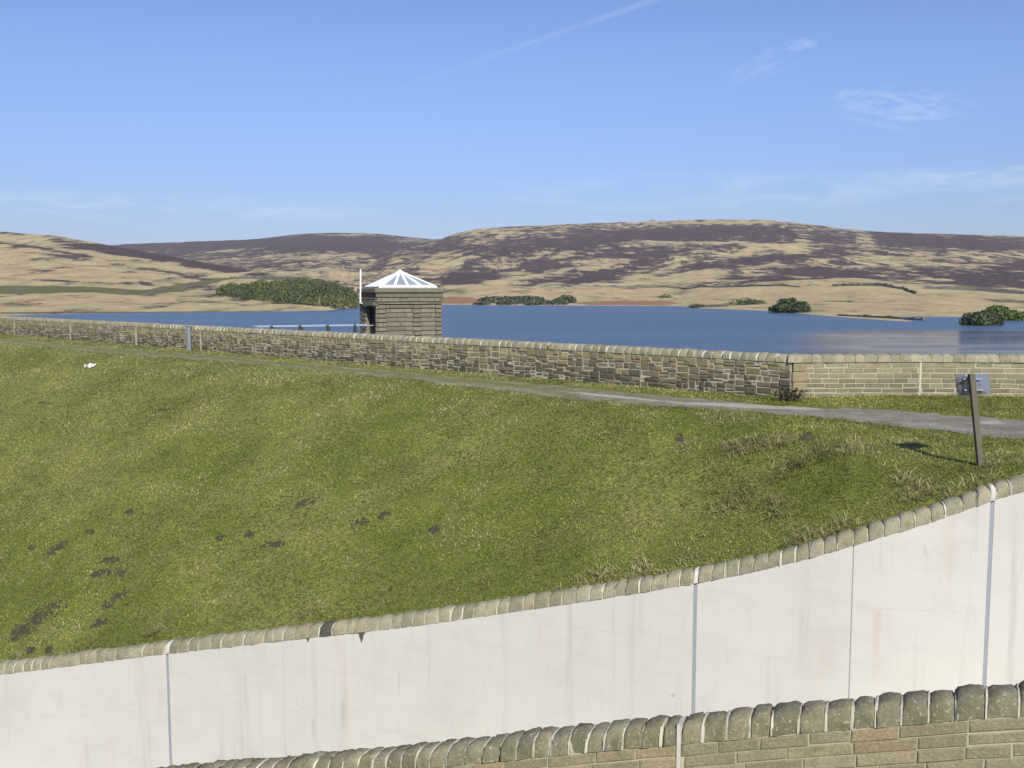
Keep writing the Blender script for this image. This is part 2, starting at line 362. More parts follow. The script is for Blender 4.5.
k = Mat('wooden_post', .85, .2); k.color(k.mix(k.noise(3, 6, .6, stretch=(9, 9, .5)), (.075, .066, .046), (.155, .14, .10))); k.bump(k.noise(5, 5, .6, stretch=(9, 9, .5)), .3, .01); M['post'] = k.m
M['plastic'] = flat('white_plastic', (.85, .86, .86), .5, .4, .05)
M['drystone'] = flat('dry_stone', (.13, .125, .11), .95, .1, .5, .8)

# ------------------------------------------------------------------ curves of the dam
def resample_px(tab, pxs, smooth=5):
    """table rows (px, x, y, z) -> smooth 3D curve at pxs"""
    tab = np.array(tab); d = np.arange(tab[0, 0], tab[-1, 0]+1, 5.0)
    C = np.stack([np.interp(d, tab[:, 0], tab[:, i]) for i in (1, 2, 3)], 1)
    for _ in range(3):
        Cp = np.concatenate([2*C[:1]-C[1:smooth+1][::-1], C, 2*C[-1:]-C[-smooth-1:-1][::-1]])
        C = np.stack([np.convolve(Cp[:, i], np.ones(2*smooth+1)/(2*smooth+1), 'valid') for i in range(3)], 1)
    return np.stack([np.interp(pxs, d, C[:, i]) for i in range(3)], 1)
WT = [(-320, 700, 22.8), (-160, 681, 21.6), (0, 662, 20.4), (176, 639, 19.2), (323, 622, 18.2), (413, 611.7, 17.7), (550, 591.6, 17.0), (640, 577, 16.5), (700, 567, 16.2),
      (784, 549, 15.8), (832, 536, 15.55), (880, 520, 15.4), (936, 504, 15.3), (988, 484, 15.2), (1024, 471.5, 15.1), (1060, 465, 15.0), (1150, 464, 14.8), (1560, 468, 14.2)]
WT3 = [(p, *at(p, y, Y)) for p, y, Y in WT]
NT = [(-120, 793, 13.6), (40, 778.5, 12.5), (186, 765.7, 11.6), (328.8, 754, 10.8), (476, 738.5, 9.9), (582, 726, 9.45), (680, 716.5, 9.05), (792, 704.5, 8.7), (864, 698.5, 8.48), (960, 689, 8.2),
      (1024, 684.4, 8.0), (1200, 668, 7.6), (1700, 630, 6.9)]
NT3 = [(p, *at(p, y, Y)) for p, y, Y in NT]
TFt = [(-250, 329.5), (-100, 333.5), (0, 338), (100, 347), (200, 354), (250, 358.5), (400, 371), (500, 380.5), (540, 384), (640, 393), (740, 403), (826, 408), (880, 409.5), (922, 412), (973, 416), (1024, 420), (1200, 430), (1560, 440)]
TNt = [(-250, 331.5), (-100, 337), (0, 343), (100, 353), (200, 360), (250, 364), (400, 379), (500, 390), (540, 396), (640, 404.5), (740, 411), (840, 419), (880, 424), (922, 429.5), (973, 434.6), (1024, 439), (1200, 456), (1560, 470)]
TFt = np.array(TFt, float); TNt = np.array(TNt, float)
tf = lambda p: np.interp(p, TFt[:, 0], TFt[:, 1]); tn = lambda p: np.interp(p, TNt[:, 0], TNt[:, 1])
# parapet line: corner CO, direction D1 to the left and away; the right part runs almost across the view
CO = np.array([7.36, 26.0]); D1 = np.array([-.7215, .6925]); N1 = np.array([-.6925, -.7215])
D2 = np.array([1., -.075]); D2 = D2/np.linalg.norm(D2); N2 = np.array([D2[1], -D2[0]])
def wall_base(px):
    a = (np.asarray(px, float)-512)/F*1.0
    t = (CO[0]-a*CO[1])/(a*D1[1]-D1[0]); t2 = (a*CO[1]-CO[0])/(D2[0]-a*D2[1])
    left = np.asarray(px) < 795
    return np.where(left, CO[0]+t*D1[0], CO[0]+t2*D2[0]), np.where(left, CO[1]+t*D1[1], CO[1]+t2*D2[1])

# ------------------------------------------------------------------ ground sheets
pxs = np.concatenate([np.arange(-250, 1560, 5.0)])
Wc = resample_px(WT3, pxs)
tw = np.gradient(Wc[:, :2], axis=0); tw /= np.linalg.norm(tw, axis=1)[:, None]; back = np.stack([-tw[:, 1], tw[:, 0]], 1)
W0 = Wc.copy(); W0[:, :2] += back*.10; W0[:, 2] -= .16
W1 = Wc.copy(); W1[:, :2] += back*.34; W1[:, 2] -= .10*(1-np.clip((pxs-860)/90, 0, 1))
crest_y = tn(pxs)+1.5+2*vnoise(pxs/40., pxs*0, 3)
Cr = atz(pxs, crest_y, 0.0)
TN3 = atz(pxs, tn(pxs), .0); TF3 = atz(pxs, tf(pxs), .0)
bx_, by_ = wall_base(pxs)
right = np.clip((pxs-760)/120, 0, 1)
Bz = .12*right
nb = np.where((pxs < 795)[:, None], N1, N2)
B0 = np.stack([bx_+nb[:, 0]*.15, by_+nb[:, 1]*.15, Bz+.03], 1)
B1 = np.stack([bx_-nb[:, 0]*.6, by_-nb[:, 1]*.6, Bz*0], 1)
rows = [W0, W1]
n_slope = 44
for j in range(1, n_slope+1):
    v = j/n_slope
    P = W1*(1-v)+Cr*v
    w = np.clip((900-pxs)/500, 0, 1)
    P[:, 2] += w*(.30*np.sin(math.pi*v)*v + .10*np.sin(math.pi*v))
    w2 = np.clip((pxs-700)/150, 0, 1); P[:, 2] += w2*(Cr[:, 2]-W1[:, 2])*((1-(1-v)**2.6)-v)
    if j < n_slope:
        g = np.sin(math.pi*v)**.5*np.interp(pxs, [760, 900], [1, .35])
        P[:, 2] += g*((fbm(P[:, 0]*.35, P[:, 1]*.35, 5)-.5)*.32+(fbm(P[:, 0]*1.6, P[:, 1]*1.6, 9, 3)-.5)*.13)
    rows.append(P)
i_crest = len(rows)-1
for q in (.33, .66): rows.append(Cr*(1-q)+TN3*q)
rows.append(TN3)
for q in (.25, .5, .75): rows.append(TN3*(1-q)+TF3*q)
rows.append(TF3)
for q in (.25, .5, .75):
    P = TF3*(1-q)+B0*q; P[:, 2] += (fbm(P[:, 0]*.8, P[:, 1]*.8, 2)-.4)*.08; rows.append(P)
rows.append(B0); rows.append(B1)
B2 = np.stack([bx_-nb[:, 0]*16, by_-nb[:, 1]*16, Bz*0-7], 1); rows.append(B2)
G = np.stack(rows, 1)                                     # (px, row, 3)
dam = mesh('dam_embankment', G, [gridfaces(G.shape[0], G.shape[1])], M['turf'], smooth=True); tag(dam, kind='structure')

# camera side bank, from under the photographer's feet down to the near wall
px2 = np.arange(-110, 1690, 20.0); Nc = resample_px(NT3, px2)
tn2 = np.gradient(Nc[:, :2], axis=0); tn2 /= np.linalg.norm(tn2, axis=1)[:, None]; front2 = np.stack([tn2[:, 1], -tn2[:, 0]], 1)
Fb = Nc.copy(); Fb[:, :2] += front2*.1; Fb[:, 2] -= 1.25
rows = []
for q in np.linspace(0, 1, 14):
    P = Fb*(1-q)+q*np.stack([Fb[:, 0]*.7, Fb[:, 1]*0+1.0, Fb[:, 2]*0+1.15], 1)
    P[:, 2] -= .28*math.sin(math.pi*q); rows.append(P)
P = rows[-1].copy(); P[:, 1] = -25; P[:, 0] *= 3; P[:, 2] = 1.3; rows.append(P)
G2 = np.stack(rows, 1); G2 = G2[:, ::-1]
tag(mesh('near_bank', G2, [gridfaces(*G2.shape[:2])], M['turf'], smooth=True), kind='structure')

# spillway floor between the two walls
fl = []
pf = np.arange(-250, 1500, 25.0); Wf = resample_px(WT3, pf); Nf = resample_px(NT3, np.clip(pf, -110, 1690))
fz = np.minimum(Wf[:, 2]-3.3, Wf[:, 2].min()*0-3.6)
a_ = Wf.copy(); b_ = Nf.copy(); a_[:, 2] = fz; b_[:, 2] = fz
G3 = np.stack([b_, a_], 1)
tag(mesh('spillway_floor', G3, [gridfaces(*G3.shape[:2])], M['concrete']), kind='structure')
# lake and the far ground
V = [(-900, -200, -4), (1400, -200, -4), (1400, 1100, -4), (-900, 1100, -4)]
# keep the lake behind the dam
Lp = np.array([[-140, 119.0, -4], [-42, 86, -4], [7.5, 38.5, -4], [60, 34.5, -4], [420, 30, -4], [900, 900, -4], [-700, 900, -4], [-500, 300, -4]])
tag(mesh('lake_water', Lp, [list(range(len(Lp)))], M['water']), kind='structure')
V = np.array([(-15000, -15000, -36), (15000, -15000, -36), (15000, 15000, -36), (-15000, 15000, -36)])
tag(mesh('distant_ground', V, [[0, 1, 2, 3]], M['moor'], tint=np.tile([[.2, .3, 0]], (4, 1))), kind='structure')

# ------------------------------------------------------------------ moorland hills
SHt = np.array([(-500, 325), (-250, 320), (0, 315.8), (45, 314.3), (100, 313.3), (180, 312.6), (280, 311.4), (330, 310.5), (350, 308), (375, 306), (440, 304.6), (480, 305.3), (575, 305.6), (680, 306.2), (700, 308.2), (760, 310.5),
               (800, 313.5), (850, 318), (900, 321.2), (950, 324), (975, 325.3), (1024, 328), (1200, 335), (1500, 346), (2100, 352)], float)
shore = lambda p: np.interp(p, SHt[:, 0], SHt[:, 1])
def blob(X, Y, cx, cy, rx, ry, sl, s):
    dx = X-cx; dy = Y-cy-sl*dx
    return s*np.exp(-((dx/rx)**2+(dy/ry)**2)**1.5)
class Hill:
    def __init__(s, name, p0, p1, step, base, skyt, Ys, rows, power, relief, heather, green, soil, h0, seed):
        s.base = base; st = np.array(skyt, float); s.sky = lambda p: np.interp(p, st[:, 0], st[:, 1]); s.Ys = Ys; s.power = power
        px = np.arange(p0, p1+step, step).astype(float); v = np.linspace(0, 1, rows)
        PX, Vv = np.meshgrid(px, v, indexing='ij')
        sk = s.sky(px); ker = np.ones(9)/9; skp = np.convolve(np.pad(sk, 4, 'edge'), ker, 'valid')
        skp = skp+(fbm(px/9., px*0, seed, 3)-.5)*1.0
        yb = base(px); PY = yb[:, None]*(1-Vv)+skp[:, None]*Vv
        Yd = s.dist(PX, Vv)
        P = at(PX, PY, Yd)
        env = np.sin(math.pi*np.clip(Vv, 0, 1))**.7*np.clip(Vv*7, 0, 1)
        P[..., 2] += env*relief*(fbm(P[..., 0]/160, P[..., 1]/160, seed, 5)-.5)
        P[..., 2] += env*np.minimum(1, Yd/900)*5*(fbm(P[..., 0]/28, P[..., 1]/28, seed+3, 3)-.5)
        s.P = P; s.px = px; s.v = v
        H = np.zeros_like(PX)+h0(PX, PY); Gn = np.zeros_like(PX); So = np.zeros_like(PX)
        for b in heather: H += blob(PX, PY, *b)
        for b in green: Gn += blob(PX, PY, *b)
        for b in soil: So += blob(PX, PY, *b)
        low = P[:, :1].copy(); low[..., :2] *= .97; low[..., 2] = -7
        far = P[:, -1:].copy(); f1 = far.copy(); f1[..., :2] *= 1.06; f1[..., 2] += 1; f2 = far.copy(); f2[..., :2] *= 1.5; f2[..., 2] = -38
        A = np.concatenate([low, P, f1, f2], 1); T = np.stack([H, Gn, So], -1); T = np.concatenate([T[:, :1], T, T[:, -1:], T[:, -1:]], 1)
        o = mesh(name, A, [gridfaces(*A.shape[:2])], M['moor'], smooth=True, tint=T.reshape(-1, 3)); tag(o, kind='structure')
    def dist(s, px, v):
        Yb = atz(px, s.base(px), -4.0)[..., 1]; Ys = s.Ys(px)
        return Yb*(Ys/Yb)**(v**s.power)
    def point(s, px, py):
        b = s.base(px); v = (b-py)/(b-s.sky(px)); i = np.argmin(np.abs(s.px-px)); 
        return Vector([float(np.interp(v, s.v, s.P[i, :, k])) for k in range(3)])
left_hill = Hill('left_hillside', -480, 352, 2, shore,
    [(-480, 222), (-200, 226), (0, 231.5), (60, 236.5), (100, 243.5), (150, 252.5), (190, 260), (230, 267), (256, 271.5), (300, 279), (330, 290), (352, 303)],
    lambda p: np.interp(p, [-480, 0, 200, 352], [1000, 900, 700, 420]), 150, 1.0, 5,
    [(20, 231, 60, 3, .05, .9), (100, 248, 40, 4, .16, .9), (140, 254, 45, 5, .18, 1.1), (185, 262, 40, 4, .17, 1.0), (230, 269, 35, 3, .12, .7), (40, 249, 70, 1.6, .18, .65), (70, 259, 50, 1.5, .12, .6), (20, 246, 30, 1.5, .1, .5),
     (58, 280, 24, 2.2, .06, .8), (145, 282, 9, 1.6, .2, .8), (180, 274, 38, 2.0, .2, .55), (90, 297, 20, 1.6, .05, .4), (200, 291, 25, 1.5, 0, .3), (215, 265, 30, 2, .15, .5)],
    [(50, 289.5, 100, 4.6, 0, .85), (175, 286.5, 60, 4.2, -.13, .85), (165, 270, 35, 2, .15, .45), (245, 278, 60, 2, 0, .5), (300, 288, 60, 14, 0, .6), (100, 312.5, 260, 1.2, -.005, .7), (205, 296, 18, 2.5, 0, .45), (30, 298, 70, 2, 0, .35)],
    [], lambda x, y: np.full_like(x, -.45), 21)
far_ridge = Hill('far_moor', 60, 520, 2, lambda p: np.minimum(shore(p), 311),
    [(60, 247), (100, 246), (128, 244), (200, 241.5), (256, 239), (280, 236), (300, 234), (340, 232.5), (380, 234), (420, 238.3), (440, 239.5), (470, 240), (520, 243)],
    lambda p: np.interp(p, [60, 300, 520], [3000, 2600, 2500]), 110, .9, 12,
    [(200, 246, 130, 5, 0, .5), (310, 243, 90, 7, 0, .55), (400, 248, 60, 6, 0, .3), (350, 235, 30, 1.2, 0, -.7), (240, 249.5, 40, 1.3, -.06, -.9), (300, 257, 80, 3, 0, -.5), (410, 241, 22, 3, 0, -.6), (200, 255, 60, 2.5, 0, .3), (290, 265, 60, 2, 0, .35), (340, 273, 60, 3, 0, -.4)],
    [(380, 280, 60, 14, 0, .5)], [], lambda x, y: np.interp(y, [232, 255, 262, 275, 300], [.35, .25, 0, -.05, -.25]), 33)
main_hill = Hill('heather_moor', 354, 2100, 2, shore,
    [(354, 270), (380, 258), (400, 250), (436, 241), (450, 235.5), (470, 229.5), (500, 227.3), (540, 225.5), (600, 223), (650, 221.3), (700, 219.7), (760, 219.5), (800, 223), (840, 228.5), (880, 232), (930, 233.5), (980, 235), (1024, 236.5), (1200, 240), (1500, 246), (2100, 255)],
    lambda p: np.interp(p, [354, 440, 600, 1024, 1500], [1250, 1700, 1900, 1700, 1400]), 190, .95, 14,
    [(695, 234, 105, 7, -.02, .75), (610, 240, 60, 8, -.05, .35), (540, 247, 70, 8, -.05, .4), (640, 254, 60, 5, 0, .35), (615, 272, 34, 7, -.28, .6), (585, 281, 26, 5, -.3, .55), (690, 270, 26, 3.5, -.15, .5), (830, 272, 46, 7, .02, .75), (800, 257, 60, 5, 0, .45), (775, 283, 45, 4, .1, .5),
     (820, 239, 34, 5, 0, .5), (960, 243, 80, 7, .03, .7), (885, 235, 40, 3, .05, .5), (965, 284, 90, 8, -.08, .6), (1000, 268, 90, 3, -.08, .4), (470, 272, 34, 11, -.3, .45), (480, 281, 30, 5, 0, .35), (520, 287, 18, 4, -.2, .35), (460, 284, 30, 5, 0, .3), (440, 250, 40, 5, 0, .3), (560, 262, 50, 4, -.05, .25), (990, 295, 50, 5, 0, .4), (920, 287, 40, 3, -.1, .35),
     (505, 233, 50, 6, -.05, -.15), (545, 274, 50, 3, -.25, -.55), (680, 279, 46, 6, -.1, -.7), (690, 243.5, 90, 2.2, .0, -.6), (900, 262, 70, 6, .02, -.35), (865, 238, 10, 9, .4, -.6), (800, 245, 14, 8, -.5, -.5), (445, 262, 22, 9, -.2, -.5), (720, 222, 90, 2.2, 0, -.6), (860, 287, 60, 4, -.05, -.5), (760, 250, 60, 3, -.1, -.3), (600, 262, 40, 3, -.1, -.35), (790, 268, 30, 3, -.2, -.3), (640, 276, 30, 3, -.25, -.35), (930, 255, 100, 3, 0, -.2)],
    [(560, 292, 60, 3, 0, .4), (430, 292, 60, 6, 0, .6), (680, 287, 140, 1.8, .02, .55), (800, 292, 60, 2, 0, .4), (510, 226, 60, 5, 0, .35), (720, 297, 60, 2, 0, .35), (930, 293, 90, 2, .01, .45), (1000, 297, 60, 5, 0, .5)],
    [(455, 300.5, 40, 4.2, 0, .8), (625, 303, 75, 3.4, 0, .75), (720, 305, 20, 1.5, 0, .3), (880, 317.5, 90, 1.2, .055, .3), (1000, 318, 30, 4, .05, .6)],
    lambda x, y: np.interp(y, [218, 226, 245, 272, 285, 291, 330], [-.05, .06, .06, .02, -.05, -.55, -.7]), 47)

# ------------------------------------------------------------------ bushes on the far shore
def bush_mesh(name, lobes, n, leaf, pal, parent=None, seed=0):
    r = np.random.default_rng(seed); L = np.array(lobes, float); wts = (L[:, 3]*L[:, 4]+L[:, 3]*L[:, 5]); wts /= wts.sum()
    i = r.choice(len(L), n, p=wts); d = r.normal(size=(n, 3)); d /= np.linalg.norm(d, axis=1)[:, None]; d[:, 2] = np.where(d[:, 2] < -.8, -d[:, 2], d[:, 2])
    rad = 1-.45*r.random(n)**2.2+.10*r.random(n)
    c = L[i, :3]+d*L[i, 3:6]*rad[:, None]
    k = c[:, 2] > -.5; c, d, i = c[k], d[k], i[k]; n = len(c)
    nrm = d+r.normal(size=(n, 3))*.55; nrm /= np.linalg.norm(nrm, axis=1)[:, None]
    a = np.cross(nrm, r.normal(size=(n, 3))); a /= np.linalg.norm(a, axis=1)[:, None]; b = np.cross(nrm, a)
    s = leaf*(.6+.8*r.random(n))[:, None]
    V = np.stack([c-a*s, c-b*s*.6, c+a*s, c+b*s*.6], 1)
    pal = np.array(pal); tint = pal[r.integers(0, len(pal), n)]*(.65+.7*r.random(n))[:, None]*(.8+.4*hash2(i.astype(np.int64), i.astype(np.int64)*3, seed))[:, None]
    return mesh(name, V.reshape(-1, 3), [np.arange(4*n).reshape(n, 4)], M['leaves'], parent, False, np.repeat(tint, 4, 0))
DG = [(.036, .052, .018), (.05, .066, .022), (.028, .042, .017)]
BG = [(.05, .075, .016), (.07, .10, .022), (.035, .055, .014)]
OL = [(.06, .062, .03), (.045, .05, .025)]
def bush(px, py, w, h, depth, pal, label, hill, seed, name='shrub', group=None, n=900, nl=6):
    """crown of leaf clumps on short stems; w and h in pixels at the bush's distance"""
    p = hill.point(px, py); m = p.y/F; Wm, Hm = w*m, h*m; r = random.Random(seed)
    root = empty(name, p); tag(root, label, 'bush', group); lob = []
    for q in range(nl):
        t = (q+.5)/nl*2-1; hh = Hm*(.62+.38*r.random())*(1-.45*abs(t)**2.2)
        lob.append((t*Wm*.40, r.uniform(-1, 1)*depth*Wm*.3, hh*.36, Wm*.95/nl+Wm*.1, Wm*depth*.28, hh*.62))
    bush_mesh('crown', lob, n, max(.22, min(Wm, Hm*2)*.05), pal, root, seed)
    for q in lob:
        st = MB(); st.tube([(q[0]*.6, q[1]*.6, -.4), (q[0]*.8, q[1], q[2]*.5), (q[0], q[1], q[2])], [.16, .12, .06], 6)
        st.build('stem', M['stem'], root)
    return root
bush(790, 313, 34, 17, .8, DG, 'largest dark bush of the middle shore, at the waterline left of the straw slope', main_hill, 1, n=1800)
bush(748, 304.5, 30, 7.5, .7, DG, 'low dark bush on the slope just left of the largest shore bush', main_hill, 2)
bush(697, 308.6, 15, 5, .8, DG, 'very small round dark bush at the waterline below the straw bank', main_hill, 3, n=500)
bush(665, 298.5, 15, 4, .8, OL, 'small brown flattened bush alone on the straw bank', main_hill, 4, n=500)
bush(566, 302.5, 17, 9, .8, DG, 'dark slanting bush at the right end of the low lakeside thicket', main_hill, 5, n=900)
bush(985, 325.4, 36, 18, .8, DG, 'dark bush at the water edge, left part of the right-hand clump', main_hill, 6, n=2200)
bush(1000, 319.5, 46, 20, .8, BG, 'bright green bush standing in the middle of the right-hand shore clump', main_hill, 7, n=2600)
bush(1034, 319, 40, 18, .8, DG, 'dark green bush cut by the right edge of the photo', main_hill, 8, n=2000)
bush(652, 221.2, 7, 2.4, 1, [(.03, .03, .035)], 'tiny dark scrub standing alone on the moor skyline', main_hill, 9, n=160)
# the thicket on the spit and the low scrub beyond the tower read as masses
def thicket(name, pts, pal, hill, seed, n, leaf):
    lob = []
    for px, py, w, h in pts:
        p = hill.point(px, py); m = p.y/F
        lob.append((p.x, p.y, p.z+h*m*.15, w*m*.52, w*m*.45, h*m*.85))
    L = np.array(lob); z0 = L[:, 2].min()
    r = np.random.default_rng(seed)
    i = r.choice(len(L), n, p=(L[:, 3]*L[:, 5])/(L[:, 3]*L[:, 5]).sum()); d = r.normal(size=(n, 3)); d /= np.linalg.norm(d, axis=1)[:, None]; d[:, 2] = np.where(d[:, 2] < -.35, -d[:, 2], d[:, 2])
    c = L[i, :3]+d*L[i, 3:6]*(1-.35*r.random(n)**2+.12*r.random(n))[:, None]
    nrm = d+r.normal(size=(n, 3))*.6; nrm /= np.linalg.norm(nrm, axis=1)[:, None]
    a = np.cross(nrm, r.normal(size=(n, 3))); a /= np.linalg.norm(a, axis=1)[:, None]; b = np.cross(nrm, a); s = leaf*(.6+.8*r.random(n))[:, None]
    V = np.stack([c-a*s, c-b*s*.6, c+a*s, c+b*s*.6], 1); pal = np.array(pal)
    f = fbm(c[:, 0]/7, c[:, 1]/7, seed, 3)
    tint = pal[np.clip((f*1.6-.3)*len(pal), 0, len(pal)-1).astype(int)]*(.88+.24*r.random(n))[:, None]
    return tag(mesh(name, V.reshape(-1, 3), [np.arange(4*n).reshape(n, 4)], M['leaves'], None, False, np.repeat(tint, 4, 0)), kind='stuff')
r0 = random.Random(4); pts = []
for x in np.arange(228, 352, 6.5):
    up = np.interp(x, [222, 245, 280, 310, 330, 352, 364], [291, 285, 283, 281, 279, 283, 292]); lo = np.interp(x, [222, 235, 260, 290, 320, 364], [293, 297.5, 301.5, 305, 308.5, 309])
    for t in np.linspace(0, 1, 2 if lo-up < 12 else 4):
        y = lo-1-(lo-up-6)*t*.97; pts.append((min(max(x+r0.uniform(-3, 3), 227), 350), y+r0.uniform(-1, 1), r0.uniform(12, 20), r0.uniform(7.5, 11)))
o = thicket('gorse_thicket', pts, [(.058, .07, .024), (.072, .088, .029), (.09, .105, .036)], left_hill, 5, 36000, .36)
tag(o, 'broad dark green thicket covering the spit left of the stone tower', 'thicket')
pts = [(r0.uniform(480, 560), r0.uniform(299, 305.3), r0.uniform(9, 17), r0.uniform(2.2, 4.2)) for q in range(44)]
o = thicket('lakeside_scrub', pts, [(.04, .05, .03), (.06, .068, .036), (.05, .06, .03)], main_hill, 6, 6000, .6)
tag(o, 'low grey green scrub along the far shore right of the stone tower', 'thicket')
pts = [(r0.uniform(366, 440), r0.uniform(290, 297), r0.uniform(9, 15), r0.uniform(3, 5)) for q in range(14)]
o = thicket('hillside_scrub', pts, [(.06, .066, .04), (.08, .08, .045)], main_hill, 8, 3000, .7)
tag(o, 'thin olive scrub on the slope directly behind the stone tower', 'thicket')

# field walls far off
def field_wall(pts, hill, h, label, name='dry_stone_wall'):
    m = MB(); P = []
    for (a, b) in zip(pts[:-1], pts[1:]):
        for t in np.linspace(0, 1, 14, endpoint=False): P.append(hill.point(a[0]+(b[0]-a[0])*t, a[1]+(b[1]-a[1])*t))
    P.append(hill.point(*pts[-1]))
    for a, b in zip(P[:-1], P[1:]):
        d = Vector((b.x-a.x, b.y-a.y, 0)); 
        if d.length < .01: continue
        n = Vector((-d.y, d.x, 0)).normalized()*.5; hh = h*random.uniform(.6, 1.15)
        V = [a-n-Vector((0, 0, .8)), b-n-Vector((0, 0, .8)), b+n-Vector((0, 0, .8)), a+n-Vector((0, 0, .8)), a-n*.6+Vector((0, 0, hh)), b-n*.6+Vector((0, 0, hh)), b+n*.6+Vector((0, 0, hh)), a+n*.6+Vector((0, 0, hh))]
        m.add(V, [[0, 3, 2, 1], [4, 5, 6, 7], [0, 1, 5, 4], [1, 2, 6, 5], [2, 3, 7, 6], [3, 0, 4, 7]])
    return tag(m.build(name, M['drystone']), label, 'wall')
field_wall([(832, 293.5), (870, 295), (905, 297), (916, 299.5)], main_hill, 1.2, 'dark dry stone wall crossing the straw slope above the middle bushes')
field_wall([(925, 296.5), (975, 297), (1030, 299)], main_hill, 1.3, 'dark dry stone wall running into the right-hand shore clump')
field_wall([(540, 289), (600, 287.5), (660, 286.5), (710, 289.5), (800, 293)], main_hill, .8, 'long grey field wall at the foot of the heather, right of the tower')
field_wall([(838, 315.6), (880, 317.6), (925, 320.2)], main_hill, .6, 'low dark revetment wall along the right-hand waterline')
field_wall([(230, 278), (262, 277.5), (300, 279.5)], left_hill, 1.1, 'grey field wall above the thicket on the spit')

# ------------------------------------------------------------------ stone walls
class Path:
    """a 3D line sampled by arc length (plan), with a normal pointing at the viewer's side"""
    def __init__(s, P):
        s.P = np.asarray(P, float); d = np.linalg.norm(np.diff(s.P[:, :2], axis=0), axis=1); s.s = np.concatenate([[0], np.cumsum(d)]); s.len = s.s[-1]
        t = np.gradient(s.P[:, :2], axis=0); t /= np.linalg.norm(t, axis=1)[:, None]; n = np.stack([t[:, 1], -t[:, 0]], 1)
        if (n*(-s.P[:, :2])).sum(1).mean() < 0: n = -n
        s.n = n
    def pt(s, q, d, h):
        """q along, d towards the viewer, h below (-) or above the line"""
        q = np.asarray(q, float); x = [np.interp(q, s.s, s.P[:, i]) for i in range(3)]; n = [np.interp(q, s.s, s.n[:, i]) for i in range(2)]
        return np.stack([x[0]+n[0]*d, x[1]+n[1]*d, x[2]+h], -1)
    def q_at(s, px):
        p, _ = proj(s.P); o = np.argsort(p); return float(np.interp(px, p[o], s.s[o]))
def stones(path, q0, q1, hlo, hhi, blocks, front, gap, mat, parent, name='stone_face', bev=.02, dep=.05, jit=.01, darkbase=True, rnd=None, relief=.03):
    r = rnd or random.Random(5); V = []; Fs = []; T = []; n = 0
    rects = blocks
    for (a, b, c, d) in rects:
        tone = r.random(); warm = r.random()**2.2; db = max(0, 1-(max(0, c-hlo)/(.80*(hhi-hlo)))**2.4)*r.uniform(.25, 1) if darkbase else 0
        out_ = front+r.uniform(0, relief); j = lambda: r.uniform(-jit, jit)
        a2, b2, c2, d2 = a+gap/2, b-gap/2, c+gap/2, d-gap/2
        if b2-a2 < .02 or d2-c2 < .02: continue
        corners = [(a2+j(), c2+j()), (b2+j(), c2+j()), (b2+j(), d2+j()), (a2+j(), d2+j())]
        bv = min(bev, (b2-a2)*.3, (d2-c2)*.3); cx, cy = (a2+b2)/2, (c2+d2)/2
        inner = [(x+math.copysign(bv, cx-x), y+math.copysign(bv, cy-y)) for x, y in corners]
        for (x, y) in corners: V.append((x, front-dep, y))
        for (x, y) in corners: V.append((x, out_-bv*.6, y))
        for (x, y) in inner: V.append((x, out_+j()*.6, y))
        for k in range(4):
            l = (k+1) % 4
            Fs.append((n+k, n+l, n+4+l, n+4+k)); Fs.append((n+4+k, n+4+l, n+8+l, n+8+k))
        Fs.append((n+8, n+9, n+10, n+11)); T += [(tone, warm, db)]*12; n += 12
    V = np.array(V); P = path.pt(V[:, 0], V[:, 1], V[:, 2])
    return mesh(name, P, [np.array(Fs)], mat, parent, False, np.array(T))
def coursed(q0, q1, hlo, hhi, ch, lr, r, cv=.12):
    out = []; n = max(1, round((hhi-hlo)/ch)); hs = [1+r.uniform(-cv, cv) for _ in range(n)]; t = sum(hs); y = hlo
    for k in range(n):
        h = hs[k]/t*(hhi-hlo); x = q0-r.uniform(0, lr[1])
        while x < q1:
            l = r.uniform(*lr)
            a, b = max(x, q0), min(x+l, q1)
            if b-a > .04: out.append((a, b, y, y+h))
            x += l
        y += h
    return out
def rubble(q0, q1, hlo, hhi, tw, th, r):
    out = []
    def split(a, b, c, d, dep=0):
        w, h = b-a, d-c; mw = tw*r.uniform(.7, 1.7); mh = th*r.uniform(.75, 1.7)
        if w > mw and (w/tw > h/th or h <= mh): x = a+w*r.uniform(.36, .64); split(a, x, c, d, dep+1); split(x, b, c, d, dep+1)
        elif h > mh: y = c+h*r.uniform(.36, .64); split(a, b, c, y, dep+1); split(a, b, y, d, dep+1)
        else: out.append((a, b, c, d))
    x = q0
    while x < q1-.01:
        l = min(r.uniform(1.2, 2.6), q1-x)
        if q1-x-l < .3: l = q1-x
        split(x, x+l, hlo, hhi); x += l
    return out
def slab(path, q0, q1, hlo, hhi, d0, d1, mat, parent, name, step=.6, hfun=None):
    n = max(2, int((q1-q0)/step)+1); q = np.linspace(q0, q1, n)
    lo = hlo if np.isscalar(hlo) else np.interp(q, hlo[0], hlo[1])
    R_ = [path.pt(q, d1, lo), path.pt(q, d1, hhi), path.pt(q, d0, hhi), path.pt(q, d0, lo)]
    V = np.stack(R_, 1); F_ = []
    i = np.arange(n-1)[:, None]
    for k in range(4):
        l = (k+1) % 4; F_.append(np.concatenate([i*4+k, i*4+4+k, i*4+4+l, i*4+l], 1))
    F_ += [[0, 1, 2, 3], [(n-1)*4+3, (n-1)*4+2, (n-1)*4+1, (n-1)*4]]
    return mesh(name, V.reshape(-1, 3), F_, mat, parent)
